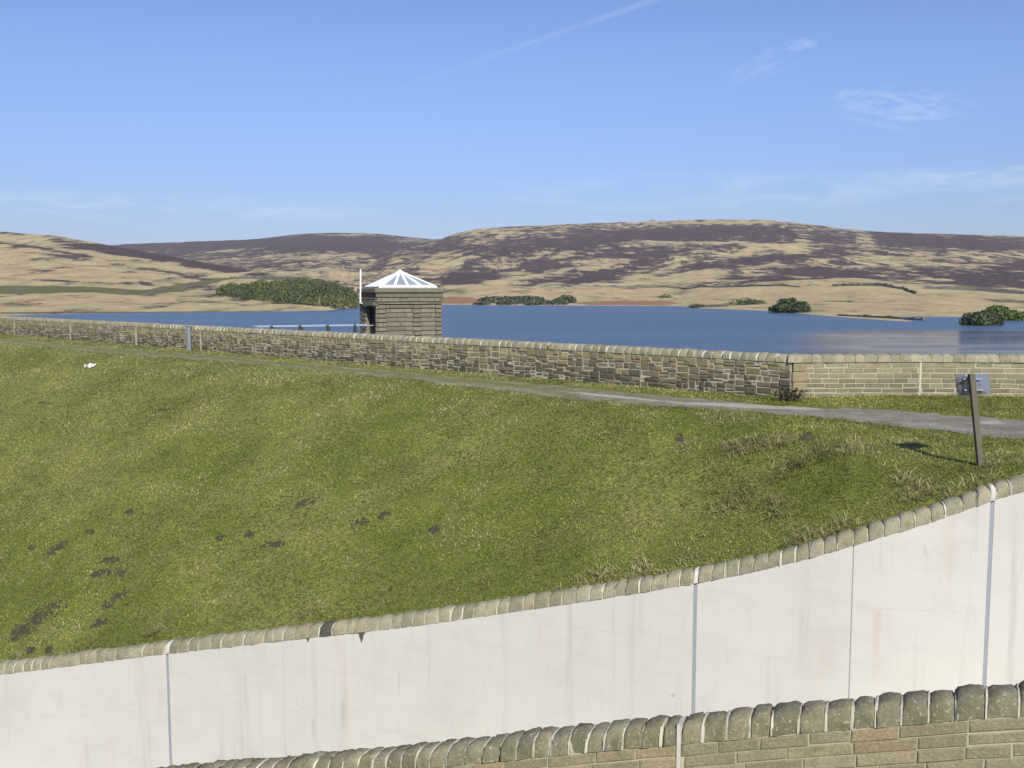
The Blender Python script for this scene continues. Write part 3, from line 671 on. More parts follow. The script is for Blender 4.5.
def coping_shape(L, T, H, r, power=2.7, ends=.955, base=.0, nprof=11, rough=.007):
    """one coping stone, local x along, y across, z up: a rounded back with softened ends"""
    k_ = (1-ends)/.045; st = [(-.5, 1-.17*k_), (-.45, 1-.085*k_), (-.3, 1-.018*k_), (0, 1.0), (.3, 1-.018*k_), (.45, 1-.085*k_), (.5, 1-.17*k_)]
    V = []; tw = r.uniform(-.03, .03)
    for (x, sc) in st:
        ax = x*L
        for k in range(nprof):
            t = -1+2*k/(nprof-1); t = math.sin(t*math.pi/2)
            z = (max(0, 1-abs(t)**power))**(1/power)
            y = t*T/2*(.96+.04*sc); zz = H*sc*z
            V.append((ax+r.uniform(-.85, .85)*rough, y+tw*x+r.uniform(-1, 1)*rough, base+zz+(r.uniform(-1.2, 1.2)*rough if 0 < k < nprof-1 else 0)))
    n = nprof; F_ = [[i*n+k, (i+1)*n+k, (i+1)*n+k+1, i*n+k+1] for i in range(len(st)-1) for k in range(n-1)]
    F_ += [[i for i in range(n)], [(len(st)-1)*n+i for i in range(n)][::-1]]
    return V, F_
def coping_row(path, q0, q1, lr, T, H, r, d0=0, hvar=.12, gap=.016, special=None, power=2.7, rough=.007):
    """list of (V, F, tint, mid) for a run of coping stones"""
    out = []; q = q0
    while q < q1-.03:
        l = r.uniform(*lr); 
        if q+l > q1: l = q1-q
        if l < .06: break
        V, F_ = coping_shape(l-gap, T*r.uniform(.95, 1.06), H*(1+r.uniform(-hvar, hvar)), r, power, rough=rough)
        V = np.array(V); m_ = q+l/2; P = path.pt(V[:, 0]+m_, V[:, 1]*-1*0+V[:, 1]+d0, V[:, 2])
        tint = (r.random(), r.random()**2, 0.0)
        if special and abs(m_-special[0]) < l*.5: tint = (-.9, 0, 1)
        out.append((P, F_, tint, m_)); q += l
    return out

# ---- the near wall, stone with tombstone coping (walk from left to right)
rn = random.Random(11)
near = Path(resample_px(NT3, np.arange(-118, 1690, 10.0)))
NH = .205
nw = empty('stone_parapet', near.pt(near.q_at(700), 0, -1.4)); tag(nw, 'mossy stone parapet with rounded upright coping in the bottom right foreground', 'wall')
def par(o, p):
    o.parent = p; o.matrix_parent_inverse = p.matrix_world.inverted() if False else __import__('mathutils').Matrix.Translation(-Vector(p.location)); return o
qa, qb = 0.0, near.len
par(slab(near, qa, qb, -1.75, -NH-.002, -.17, .150, M['mortar'], None, 'wall_core'), nw)
qj = near.q_at(683)
bl = [b for b in coursed(qa, qb, -1.6, -NH-.012, .117, (.33, .56), rn, .05)]
cut = []
for (a, b, c, d) in bl:
    if a < qj-.02 < b or a < qj+.02 < b:
        if qj-.02-a > .05: cut.append((a, qj-.02, c, d))
        if b-qj-.02 > .05: cut.append((qj+.02, b, c, d))
    else: cut.append((a, b, c, d))
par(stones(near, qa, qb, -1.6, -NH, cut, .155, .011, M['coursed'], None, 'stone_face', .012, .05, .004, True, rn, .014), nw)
par(slab(near, qj-.018, qj+.018, -1.6, -.012, .0, .172, M['white_mortar'], None, 'mortar_joint'), nw)
cr = coping_row(near, near.q_at(150), qj-.02, (.165, .225), .34, NH, rn, .0, .075, .018, power=3.2, rough=.008)+coping_row(near, qj+.02, near.q_at(1330), (.175, .25), .34, NH, rn, .0, .075, .018, power=3.2, rough=.008)
for P, F_, t, m_ in cr:
    V = P.copy(); V[:, 2] -= NH
    par(mesh('coping_stone', V, [list(f) for f in F_], M['coping'], None, True, np.tile(t, (len(V), 1))), nw)
# mortar bed showing between the coping stones
def mortar_bed(path, q0, q1, T, H, drop, mat, parent, step=.12, power=2.7, name='mortar_bed'):
    n = int((q1-q0)/step)+2; q = np.linspace(q0, q1, n); R_ = []
    for k in range(9):
        t = math.sin((-1+k/4)*math.pi/2); z = (max(0, 1-abs(t)**power))**(1/power); R_.append(path.pt(q, t*T/2, H*z-drop))
    V = np.stack(R_, 1); return par(mesh(name, V, [gridfaces(n, 9)], mat, None, True), parent)
mortar_bed(near, qa, qb, .30, NH*.79, NH, M['mortar'], nw, power=3.2)

def joint_mortar(path, row, H, T, w, chance, mat, parent, rr, power=2.7):
    qs = sorted(e[3] for e in row)
    for a, b in zip(qs[:-1], qs[1:]):
        if b-a > 1 or rr.random() > chance: continue
        V, F_ = coping_shape(w*rr.uniform(.6, 1.4), T, H*rr.uniform(.86, .95), rr, power, .995, rough=.004); V = np.array(V)
        par(mesh('mortar_joint', path.pt(V[:, 0]+(a+b)/2, V[:, 1], V[:, 2]-H), [list(f) for f in F_], mat, None, True), parent)
joint_mortar(near, cr, NH, .343, .022, .95, M['pale_mortar'], nw, rn, 3.2)

# ---- the spillway wall: concrete panels under stone coping
rw = random.Random(23)
CHt = .225
wp = Path(resample_px(WT3, np.arange(-315, 1555, 5.0)))
sw = empty('spillway_wall', wp.pt(wp.q_at(512), 0, -3)); tag(sw, 'long pale concrete spillway wall with stone coping curving up to the right', 'wall')
jp = [-190, 172, 697, 853, 990, 1190, 1420]; jq = [wp.q_at(p) for p in jp]; ends = [0]+jq+[wp.len]
for i, (a, b) in enumerate(zip(ends[:-1], ends[1:])):
    ga = .008 if (i > 0 and jp[i-1] == 853) else .03; gb = .008 if (i < len(jp) and jp[i] == 853) else .03
    par(slab(wp, a+(ga if i else 0), b-(gb if i < len(jp) else 0), -3.9, -CHt-.004, -.17, .165, M['concrete'], None, 'concrete_panel', .25), sw)
for p, q in zip(jp, jq):
    thin = p == 853
    w = .006 if thin else .028
    par(slab(wp, q-w, q+w, -3.9, -CHt-.03, -.1, .158 if thin else .161, M['thin_joint'] if thin else M['sealant'], None, 'joint_seal', .05), sw)
# pour lines: fine horizontal ridges left by the shuttering
for (p0, p1, y0, w) in [(20, 165, 706, .004), (182, 330, 705, .004), (480, 690, 628.5, .006), (182, 420, 668, .003), (560, 690, 668, .004), (705, 800, 655, .003), (860, 985, 610, .003)]:
    zc_ = float(wp.pt(wp.q_at((p0+p1)/2), .168, 0)[2]); q = np.linspace(wp.q_at(p0), wp.q_at(p1), 40); yc = float(wp.pt(wp.q_at((p0+p1)/2), .168, 0)[1]); z_ = float(at((p0+p1)/2, y0, yc)[2])
    top_ = np.interp(q, wp.s, wp.P[:, 2]); wv_ = .012*(fbm(q*2, q*0, 5, 3)-.5); R_ = [wp.pt(q, dd, z_-top_+sg_*w*(.4+1.2*vnoise(q*3, q*0, 4))+wv_) for dd, sg_ in ((.10, -1), (.1672, -1), (.1672, 1), (.10, 1))]
    par(mesh('pour_line', np.stack(R_, 1), [gridfaces(40, 4)], M['joint_line'], None), sw)
# damp stain under a coping joint
for (p, w, l) in [(365, .07, .20), (312, .035, .08)]:
    q = wp.q_at(p); z0 = -CHt-.01
    V = np.array([(q-w*1.1, .170, z0), (q+w*1.2, .170, z0), (q+w*.9, .170, z0-l*.16), (q+w*.55, .170, z0-l*.3), (q+w*.5, .170, z0-l*.62), (q+w*.22, .170, z0-l*.7), (q+w*.12, .170, z0-l*1.0), (q-w*.08, .170, z0-l*.8), (q-w*.2, .170, z0-l*.92), (q-w*.36, .170, z0-l*.5), (q-w*.6, .170, z0-l*.42), (q-w*.7, .170, z0-l*.15)])
    Vb = V.copy(); Vb[:, 1] = .15; A = np.concatenate([V, Vb]); n = len(V)
    par(mesh('damp_stain', wp.pt(A[:, 0], A[:, 1], A[:, 2]), [list(range(n))[::-1], list(range(n, 2*n))]+[[k, (k+1) % n, n+(k+1) % n, n+k] for k in range(n)], M['damp'], None), sw)
segs = [wp.q_at(-60)]+[q for p, q in zip(jp, jq) if p in (172, 697, 990)]+[wp.q_at(1120)]
qd = wp.q_at(328)
allc = []
for a, b in zip(segs[:-1], segs[1:]):
    for P, F_, t, m_ in coping_row(wp, a+.045, b-.045, (.185, .275), .36, CHt, rw, 0, .075, .020, special=(qd,)):
        V = P.copy(); V[:, 2] -= CHt; dk = t[0] < 0; allc.append((0, 0, 0, m_))
        par(mesh('coping_stone', V, [list(f) for f in F_], M['damp'] if dk else M['coping_pale'], None, True, np.tile(t, (len(V), 1))), sw)
mortar_bed(wp, 0, wp.len, .325, CHt*.8, CHt, M['mortar'], sw)
joint_mortar(wp, allc, CHt, .368, .022, .6, M['pale_mortar'], sw, rw)
for q in segs[1:-1]:
    V, F_ = coping_shape(.07, .368, CHt*.97, rw); V = np.array(V); P = wp.pt(V[:, 0]+q, V[:, 1], V[:, 2]-CHt)
    par(mesh('mortar_joint', P, [list(f) for f in F_], M['white_mortar'], None, True), sw)

# ---- dam parapet, rubble part
rd = random.Random(31)
PW, PCH = 1.20, .21
tL = 112
left = Path(np.array([[*(CO+D1*t), PW] for t in np.linspace(tL, 0, 120)]))
dw = empty('rubble_parapet', left.pt(left.len, 0, -PW)); tag(dw, 'long rubble stone parapet along the dam crest running away to the left', 'wall')
par(slab(left, 0, left.len, -PW-.4, -PCH-.002, -.19, .178, M['mortar'], None, 'wall_core'), dw)
jl = [left.q_at(p) for p in (17, 73, 139, 204)]
bl = rubble(0, left.len-.32, -PW-.05, -PCH-.012, .36, .185, rd)
def cutjoints(bl, js, w):
    out = []
    for (a, b, c, d) in bl:
        segs_ = [(a, b)]
        for q in js:
            ns = []
            for (x, y) in segs_:
                if y <= q-w or x >= q+w: ns.append((x, y))
                else:
                    if q-w-x > .05: ns.append((x, q-w))
                    if y-q-w > .05: ns.append((q+w, y))
            segs_ = ns
        out += [(x, y, c, d) for x, y in segs_]
    return out
bl = cutjoints(bl, jl, .055)
# dressed quoin at the corner
hh = -PW-.05; up_ = True
while hh < -PCH-.05:
    l = .32; bl.append((left.len-l, left.len-.0, hh, min(hh+.2, -PCH-.012))); hh += .2
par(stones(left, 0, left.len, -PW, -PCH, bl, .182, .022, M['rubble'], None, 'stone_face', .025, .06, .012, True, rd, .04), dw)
for q in jl: par(slab(left, q-.05, q+.05, -PW-.05, -PCH-.01, .0, .20, M['ashlar'] if False else M['mortar'], None, 'mortar_joint'), dw)
cr = coping_row(left, 0, left.len, (.22, .36), .42, PCH, rd, 0, .05, .045)
cr.sort(key=lambda e: -e[3])
def stuffrow(rows_, mat, parent):
    m = MB()
    for P, F_, t, _ in rows_: m.add(P, [list(f) for f in F_], t)
    o = m.build('coping_stones', mat, None, True, True); o['kind'] = 'stuff'; par(o, parent)
for P, F_, t, m_ in cr: P[:, 2] -= PCH
for P, F_, t, m_ in cr[:100]: par(mesh('coping_stone', P, [list(f) for f in F_], M['coping_pale'], None, True, np.tile(t, (len(P), 1))), dw)
stuffrow(cr[100:], M['coping_pale'], dw)
joint_mortar(left, cr[:120], PCH, .43, .04, .75, M['pale_mortar'], dw, rd)
mortar_bed(left, 0, left.len, .375, PCH*.82, PCH, M['mortar'], dw, .3)

# ---- dam parapet, coursed part to the right
rightw = Path(np.array([[*(CO+D2*t), PW+.03*min(1, t/3)] for t in np.linspace(0, 22, 60)]))
rp = empty('coursed_parapet', rightw.pt(0, 0, -PW)); tag(rp, 'tan coursed stone parapet behind the signpost, right of the corner', 'wall')
par(slab(rightw, .0, rightw.len, -PW-.4, -PCH-.002, -.19, .158, M['mortar'], None, 'wall_core'), rp)
cp_ = MB(); zz = 0
for hq in (.26, .22, .27, .22): cp_.box((CO[0]+.11, CO[1]-.008, zz+hq/2-.0), (.16+.03*rd.random(), .19, hq/2-.006), math.atan2(D2[1], D2[0]), (rd.random(), rd.random(), 0), .015); zz += hq
par(cp_.build('corner_stones', M['ashlar'], None, False, True), rp)
V, F_ = coping_shape(.36, .43, PCH, rd); V = np.array(V); ca = math.atan2(D2[1]-D1[1], D2[0]-D1[0])*.5
P = np.stack([CO[0]+V[:, 0]*math.cos(ca)-V[:, 1]*math.sin(ca), CO[1]+V[:, 0]*math.sin(ca)+V[:, 1]*math.cos(ca), PW-PCH+V[:, 2]*1.03], 1)
par(mesh('coping_stone', P, [list(f) for f in F_], M['coping_pale'], None, True, np.tile((.9, .1, 0), (len(P), 1))), rp)
qw = rightw.q_at(919)
bl = cutjoints(coursed(.0, rightw.len, -PW-.05, -PCH-.012, .135, (.28, .62), rd, .08), [qw], .03)
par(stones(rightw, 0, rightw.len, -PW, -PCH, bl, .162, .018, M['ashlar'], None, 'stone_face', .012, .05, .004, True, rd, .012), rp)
par(slab(rightw, qw-.022, qw+.022, -PW+.25, -PCH-.01, 0, .176, M['pale_mortar'], None, 'mortar_joint'), rp)
for P, F_, t, m_ in coping_row(rightw, .1, rightw.len, (.2, .34), .40, PCH, rd, 0, .03, .012):
    P[:, 2] -= PCH; par(mesh('coping_stone', P, [list(f) for f in F_], M['coping_pale'], None, True, np.tile(t, (len(P), 1))), rp)
mortar_bed(rightw, 0, rightw.len, .36, PCH*.86, PCH, M['mortar'], rp, .3)

# ------------------------------------------------------------------ valve tower
ang = R(22); FLp = at(377.5, 300, 45.5)
hw, hd = 3.03, 3.2
ux = Vector((math.cos(ang), math.sin(ang), 0)); uy = Vector((-math.sin(ang), math.cos(ang), 0))
hc = Vector((FLp[0], FLp[1], 0))+ux*hw/2+uy*hd/2
hut = empty('valve_tower', hc, ang); tag(hut, 'square stone valve tower with white glazed pyramid roof standing in the lake', 'tower')
ztop = float(at(400, 297.5, 45.9)[2]); zc0 = float(at(400, 292.8, 45.9)[2]); zc1 = float(at(400, 288.2, 45.9)[2])
rh = random.Random(3)
b = MB(); hx, hy = hw/2, hd/2
b.box((0, 0, -4.6), (hx+.12, hy+.12, 4.2), 0, (.3, .2, 0))            # shaft below the floor, down into the water
# four walls; the left one has a doorway
th = .3
def courses_on(side, x0, x1, z0, z1, out_, lr=(.45, .95), ch=.205):
    for (a, c, d, e) in coursed(x0, x1, z0, z1, ch, lr, rh, .02):
        t = (rh.random(), rh.random()**2, 0); cx, cz = (a+c)/2, (d+e)/2; g = .018
        hwid, hz = (c-a)/2-g*.4, (e-d)/2-g
        if side == 'f': b.box((cx, -hy-out_/2+.02, cz), (hwid, out_/2+.03, hz), 0, t, .012)
        if side == 'k': b.box((cx, hy+out_/2-.02, cz), (hwid, out_/2+.03, hz), 0, t, .012)
        if side == 'l': b.box((-hx-out_/2+.02, cx, cz), (out_/2+.03, hwid, hz), 0, t, .012)
        if side == 'r': b.box((hx+out_/2-.02, cx, cz), (out_/2+.03, hwid, hz), 0, t, .012)
b.box((0, -hy+th/2, (ztop-.4)/2), (hx, th/2, (ztop+.4)/2), 0, (.1, .1, 0)); b.box((0, hy-th/2, (ztop-.4)/2), (hx, th/2, (ztop+.4)/2), 0, (.1, .1, 0))
b.box((hx-th/2, 0, (ztop-.4)/2), (th/2-.003, hy-th, (ztop+.4)/2), 0, (.1, .1, 0))
dy0, dy1, dtop = -1.36, .42, 2.12                                           # doorway along the left wall (local y)
b.box((-hx+th/2, (dy1+hy-th)/2, (ztop-.4)/2), (th/2-.003, (hy-th-dy1)/2, (ztop+.4)/2), 0, (.5, .1, 0))
b.box((-hx+th/2, (dy0-hy+th)/2, (ztop-.4)/2), (th/2-.003, abs(dy0+hy-th)/2, (ztop+.4)/2), 0, (.5, .1, 0))
b.box((-hx+th/2, (dy0+dy1)/2, (dtop+ztop)/2), (th/2-.003, (dy1-dy0)/2, (ztop-dtop)/2), 0, (.5, .1, 0))
zb = -.45; zp = ztop-.32
pil = [(-hx, -hx+.40), (.13, .52), (hx-.30, hx)]; pan = [(-hx+.40, .13), (.52, hx-.30)]
for a, c in pil: courses_on('f', a, c, zb, zp, .09, (.42, .8))
for a, c in pan: courses_on('f', a, c, zb, zp-.18, .03, (.7, 1.2))
for a, c in pan: courses_on('f', a, c, zp-.178, zp, .07, (.7, 1.2))
courses_on('f', -hx, hx, zp+.004, zp+.11, .13, (.8, 1.3), .1); courses_on('f', -hx, hx, zp+.114, ztop, .06, (.8, 1.3), .22)
for sd_ in 'kr':
    L_ = hx if sd_ == 'k' else hy
    courses_on(sd_, -L_, L_, zb, zp, .05); courses_on(sd_, -L_, L_, zp+.004, ztop, .09, (.8, 1.3), .11)
courses_on('l', dy1, hy, zb, zp, .06, (.4, .7)); courses_on('l', -hy, dy0, zb, zp, .06, (.2, .3)); courses_on('l', -hy, hy, dtop+.2, zp, .06); courses_on('l', -hy, hy, zp+.004, ztop, .10, (.8, 1.3), .11)
b.build('wall', M['hut'], hut, tint=True)
b = MB(); b.box((0, 0, -.42), (hx-.31, hy-.31, .05)); b.build('floor', M['concrete'], hut)
b = MB(); b.box((0, 0, (ztop+zc0)/2+.05), (hx+.07, hy+.07, (zc0-ztop)/2+.045), 0, (.15, 0, 0), .02); b.box((0, 0, (zc0+zc1)/2), (hx+.15, hy+.15, (zc1-zc0)/2), 0, (.35, .1, 0), .03); b.build('cornice', M['hut'], hut, tint=True)
b = MB(); b.box((-hx+.20, (dy0+dy1)/2, dtop/2-.15), (.03, (dy1-dy0)/2-.06, dtop/2+.10)); door = b.build('door', M['door'], hut)
b = MB(); b.box((-hx+.15, dy0+.03+.03, dtop/2-.15), (.04, .03, dtop/2+.1)); b.box((-hx+.15, dy1-.06, dtop/2-.15), (.04, .03, dtop/2+.1)); b.box((-hx+.15, (dy0+dy1)/2, dtop-.06), (.04, (dy1-dy0)/2-.1, .04)); b.build('door_frame', M['dark_post'], hut)
b = MB(); b.box((-hx+.16, -.78, 1.62), (.012, .085, .12), 0, None, .01); b.build('notice_plate', M['white_paint'], door)
b = MB(); b.box((-hx-.05, (dy0+dy1)/2, dtop+.10), (.12, (dy1-dy0)/2+.2, .09), 0, (.5, .1, 0), .015); b.build('lintel', M['hut'], hut, tint=True)
# glazed pyramid roof
rx, ry, za = 1.31, 1.38, float(at(402, 271.5, 47.0)[2]); zr = zc1+.06
b = MB(); b.box((0, 0, zc1+.045), (rx+.05, ry+.05, .045), 0, None, .01); 
corner = [Vector((-rx, -ry, zr)), Vector((rx, -ry, zr)), Vector((rx, ry, zr)), Vector((-rx, ry, zr))]; apex = Vector((0, 0, za))
for k in range(4):
    a, c = corner[k], corner[(k+1) % 4]; nrm = (c-a).cross(apex-a).normalized()
    for j in range(4):
        p = a.lerp(c, j/4); b.bar(p+nrm*.02, apex+nrm*.02-(apex-p).normalized()*.04, .105 if j else .15, .06, up=nrm)
    b.bar(a+nrm*.02, c+nrm*.02, .15, .08, up=nrm)
b.tube([apex-Vector((0, 0, .04)), apex+Vector((0, 0, .05)), apex+Vector((0, 0, .11))], [.13, .10, .02], 10)
rf = b.build('roof_frame', M['white_paint'], hut)
for k in range(4):
    a, c = corner[k], corner[(k+1) % 4]; m = MB()
    nrm = (c-a).cross(apex-a).normalized(); V = [a, c, apex, a-nrm*.02, c-nrm*.02, apex-nrm*.02]
    m.add(V, [[0, 1, 2], [5, 4, 3], [0, 3, 4, 1], [1, 4, 5, 2], [2, 5, 3, 0]]); m.build('glazing', M['glass'], rf)
# white pole on a bracket at the left edge
def loc(px, py, Y): 
    p = Vector([float(q) for q in at(px, py, Y)])-hc; return Vector((p.dot(ux), p.dot(uy), p.z))
yb_ = 47.6
b = MB(); b.tube([loc(360.6, 269.3, yb_), loc(360.4, 303, yb_), loc(363, 303.6, yb_), loc(366.5, 306, yb_-.3)], [.036, .042, .04, .04], 10); b.build('pole', M['white_paint'], hut)

# ------------------------------------------------------------------ footbridge to the tower
A_ = Vector([float(q) for q in at(255, 325.6, 44.6)]); E_ = hc+ux*(-hx-.02)+uy*(-.35)
dirb = Vector((E_.x-A_.x, E_.y-A_.y, 0)); Lb = dirb.length; rb = math.atan2(dirb.y, dirb.x)
fb = empty('footbridge', (A_.x, A_.y, 0), rb); tag(fb, 'slim footbridge with pale handrails from the parapet to the stone tower', 'bridge')
zr_ = float(at(310, 325.8, 45.6)[2])
b = MB(); b.box((Lb/2, 0, .10), (Lb/2, .62, .06)); b.box((Lb/2, -.5, -.12), (Lb/2-.05, .05, .155)); b.box((Lb/2, .5, -.12), (Lb/2-.05, .05, .155)); b.build('deck', M['galv'], fb)
for sd_ in (-.58, .58):
    b = MB(); b.tube([(0, sd_, zr_), (Lb-.03, sd_, zr_)], .024, 8); b.build('handrail', M['rail_paint'], fb)
    b = MB(); b.tube([(0, sd_, .68), (Lb-.03, sd_, .68)], .02, 8); b.build('middle_rail', M['rail_paint'], fb)
    for q in range(5):
        x = (.62 if sd_ < 0 else .95)+q*1.25
        if x > Lb-.1: continue
        b = MB(); b.box((x, sd_*1.05, (zr_+.05+.16)/2), (.06, .03, (zr_+.05-.16)/2)); b.box((x, sd_*1.05, .17), (.09, .06, .012)); b.build('post', M['dark_post'], fb)

# ------------------------------------------------------------------ signpost
base = Vector([float(q) for q in at(980, 461.5, 16.55)]); top = Vector([float(q) for q in at(971.5, 374, 16.55)])
sg = empty('signpost', base); tag(sg, 'leaning post carrying a blank metal sign seen from behind, beside the gravel track', 'sign')
b = MB(); t_ = top-base; b.bar(t_.normalized()*-.3, t_, .088, .08, up=(0, 1, 0)); b.build('post', M['post'], sg)
lo, hi = at(956, 0, 16.6), at(990, 0, 16.6)
def pl(px, py, Y): return Vector([float(q) for q in at(px, py, Y)])-base
m = MB()
Q = [pl(955.2, 375.0, 16.78), pl(973.5, 374.2, 16.66), pl(988.3, 373.4, 16.72), pl(990.8, 394.6, 16.72), pl(974.6, 395.5, 16.66), pl(957.6, 396.0, 16.78)]
tk = Vector((0, .006, 0)); V = Q+[p+tk for p in Q]
m.add(V, [[0, 5, 4, 1], [1, 4, 3, 2], [6, 7, 10, 11], [7, 8, 9, 10], [0, 1, 7, 6], [1, 2, 8, 7], [2, 3, 9, 8], [3, 4, 10, 9], [4, 5, 11, 10], [5, 0, 6, 11]]); m.build('sign_plate', M['signback'], sg)
b = MB()
for yy in (379, 390): p = pl(972.5+(yy-379)*.1, yy, 16.635); b.box(p, (.16, .018, .014), 0, None, .004)
b.build('bracket', M['galv'], sg)
b = MB(); p = pl(967.2, 376, 16.62); b.tube([p+Vector((0, -.01, 0)), p+Vector((0, .03, 0))], .022, 8); b.build('bolt', M['white_paint'], sg)

# grey marker post against the rubble parapet
q_ = left.q_at(195); p = left.pt(q_, .34, -PW)
mp_ = empty('marker_post', p); tag(mp_, 'pale grey steel post standing against the rubble parapet', 'post')
b = MB(); b.box((0, 0, .55), (.09, .07, .60), math.atan2(D1[1], D1[0]), None, .015); b.build('post', M['galv'], mp_)
b = MB(); b.box((0, 0, 1.165), (.12, .10, .02), math.atan2(D1[1], D1[0]), None, .008); b.build('cap', M['galv'], mp_)

# ------------------------------------------------------------------ track, soil patches, small things
pt_ = np.arange(-250, 1500, 3.0); nv = 17; rows = []
pe = pt_
jn = (fbm(pe/14., pe*0, 61, 4)-.5); jf = (fbm(pe/11., pe*0+9, 71, 4)-.5)
A = atz(pe, tn(pe)+jn*np.interp(pe, [0, 500, 800, 1024], [2, 4, 5, 7]), .012); Bq = atz(pe, tf(pe)+jf*np.interp(pe, [0, 500, 800, 1024], [1, 2, 4, 5]), .012)
Tn = []
for j in range(nv):
    v = j/(nv-1); P = A*(1-v)+Bq*v; P[:, 2] = .010+.028*math.sin(math.pi*v)-.012*(math.exp(-((v-.25)/.12)**2)+math.exp(-((v-.75)/.12)**2)); rows.append(P)
    gl = np.interp(pe, [-250, 250, 560, 760, 860, 1024], [1.15, 1.1, .85, .45, .14, .10])
    g = np.clip(gl*(.45+1.1*math.exp(-((v-.5)/.17)**2)+.5*(v < .1)+.5*(v > .9))+(fbm(pe/14., pe*0+j*.45, 81, 5, .65)-.5)*2.0*(.3+gl)+.35*math.exp(-min(v, 1-v)/.06), 0, 1)
    qx, qy = proj(P); pale = sum(blob(qx, qy, *e) for e in [(750, 406.0, 85, 2.0, .048, 1.0), (610, 396, 55, 1.5, .095, .8), (990, 422.5, 18, 2.2, .0, .8), (470, 386, 60, 1.2, .09, .5), (690, 409.5, 12, 1.2, .02, .7), (930, 424, 60, 2.5, .1, .35)])
    Tn.append(np.stack([g*np.clip(1-pale*1.3, 0, 1), np.clip(pale, 0, 1), g], 1))
GT = np.stack(rows, 1); tag(mesh('gravel_track', GT, [gridfaces(*GT.shape[:2])], M['gravel'], None, True, np.stack(Tn, 1).reshape(-1, 3)), kind='structure')
# slope lookup: point on the grass face seen at a pixel
_gp, _gy = proj(G[:, 1:i_crest+1])
def slope_pt(px, py):
    i = int(np.argmin(np.abs(pxs-px))); ys = _gy[i]; o = np.argsort(ys)
    return np.array([np.interp(py, ys[o], G[i, 1:i_crest+1, k][o]) for k in range(3)])
soil_spots = []
def soil(px, py, w, h, seed, slant=0.0):
    """bare peaty earth pushed up through the turf, lumpy"""
    c = slope_pt(px, py); r = random.Random(seed); a = slope_pt(px+w/2, py-slant*w/2)-c; b = slope_pt(px, py-h/2)-c
    V = []; F_ = []; n = int(12+w*h*.15)
    for q in range(n):
        t = r.uniform(0, 2*math.pi); rr = r.random()**.8*(.7+.6*fbm(np.array([math.cos(t)*1.6+seed]), np.array([math.sin(t)*1.6]), 3, 3)[0])
        P = c+a*math.cos(t)*rr+b*math.sin(t)*rr; sz = r.uniform(.025, .07)*(1.25-.6*rr); k = len(V)
        ring = [P+np.array([math.cos(u)*sz*r.uniform(.7, 1.4), math.sin(u)*sz*r.uniform(.7, 1.4), r.uniform(-.4, .3)*sz]) for u in np.linspace(0, 2*math.pi, 6)[:-1]]
        V += ring+[P+np.array([r.uniform(-.3, .3)*sz, r.uniform(-.3, .3)*sz, sz*r.uniform(.5, 1.1)]), P-np.array([0, 0, sz])]
        for e in range(5): F_ += [[k+e, k+(e+1) % 5, k+5], [k+(e+1) % 5, k+e, k+6]]
    soil_spots.append((px, py, w*.5, h*.5, slant))
    return np.array(V), F_
sm = MB()
for i, (px, py, w, h, sl_) in enumerate([(28, 618, 62, 20, .5), (12, 634, 28, 14, .3), (18, 650, 18, 8, .2), (38, 650, 16, 7, .1), (100, 573, 26, 10, .2), (88, 575, 12, 7, 0), (113, 573, 10, 7, 0), (108, 598, 32, 10, .5), (100, 606, 14, 7, .2), (90, 624, 16, 9, .5), (48, 549, 34, 10, .5), (104, 560, 18, 8, .2), (127, 512, 11, 7, .2), (87, 532, 9, 5, 0),
    (24, 548, 10, 6, 0), (217, 538, 9, 6, .2), (243, 535, 16, 8, .1), (272, 545, 22, 7, .2), (300, 503, 28, 8, .4), (380, 515, 22, 8, .4), (357, 523, 18, 8, .4), (428, 530, 18, 9, .3), (680, 440, 12, 13, 0), (806, 437, 17, 8, 0), (786, 436, 10, 6, 0), (165, 410, 26, 5, .1), (40, 403, 12, 4, 0)]):
    V, F_ = soil(px, py, w, h, i, sl_); sm.add(V, F_)
o = sm.build('bare_soil', M['soil'], None, True); tag(o, 'dark bare patches of earth scattered over the grassy slope', 'soil', kind='stuff')

# scrap of white plastic on the slope
c = slope_pt(92, 368); r = random.Random(8); V = []; nn = 6
for i in range(nn):
    for j in range(nn):
        V.append(c+np.array([(i-2.5)*.085+r.uniform(-.02, .02), (j-2.5)*.05+r.uniform(-.02, .02), .10+.05*math.sin(i*1.7+j)+.09*(i/5)*(j/5)+r.uniform(-.02, .03)]))
V2 = [v-np.array([.005, -.01, .06]) for v in V]
gf = gridfaces(nn, nn)
o = mesh('plastic_scrap', np.array(V+V2), [gf, gf[:, ::-1]+nn*nn], M['plastic'], None, False)
tag(o, 'small crumpled white plastic scrap lying on the upper left grass', 'litter')

# dock plant at the corner of the parapet
p = np.array([CO[0]-.25, CO[1]-.55, 0]); dp = empty('dock_plant', p); tag(dp, 'dark brown weed growing at the corner of the parapet', 'plant')
r = np.random.default_rng(2); n = 260; c = r.normal(size=(n, 3))*[.17, .10, .10]+[0, 0, .17]; c = c[c[:, 2] > .02]; n = len(c)
a = r.normal(size=(n, 3)); a /= np.linalg.norm(a, axis=1)[:, None]; bb = np.cross(a, r.normal(size=(n, 3))); bb /= np.linalg.norm(bb, axis=1)[:, None]
V = np.stack([c-a*.06, c-bb*.03, c+a*.06, c+bb*.03], 1); pal = np.array([(.05, .04, .026), (.05, .055, .025), (.075, .06, .035)])
mesh('foliage', V.reshape(-1, 3), [np.arange(4*n).reshape(n, 4)], M['leaves'], dp, False, np.repeat(pal[r.integers(0, 3, n)], 4, 0))
for q in range(7):
    st = MB(); st.tube([(r.uniform(-.05, .05), r.uniform(-.03, .03), -.05), (r.uniform(-.2, .2), r.uniform(-.1, .1), .26)], [.012, .006], 5)
    st.build('stem', M['stem'], dp)

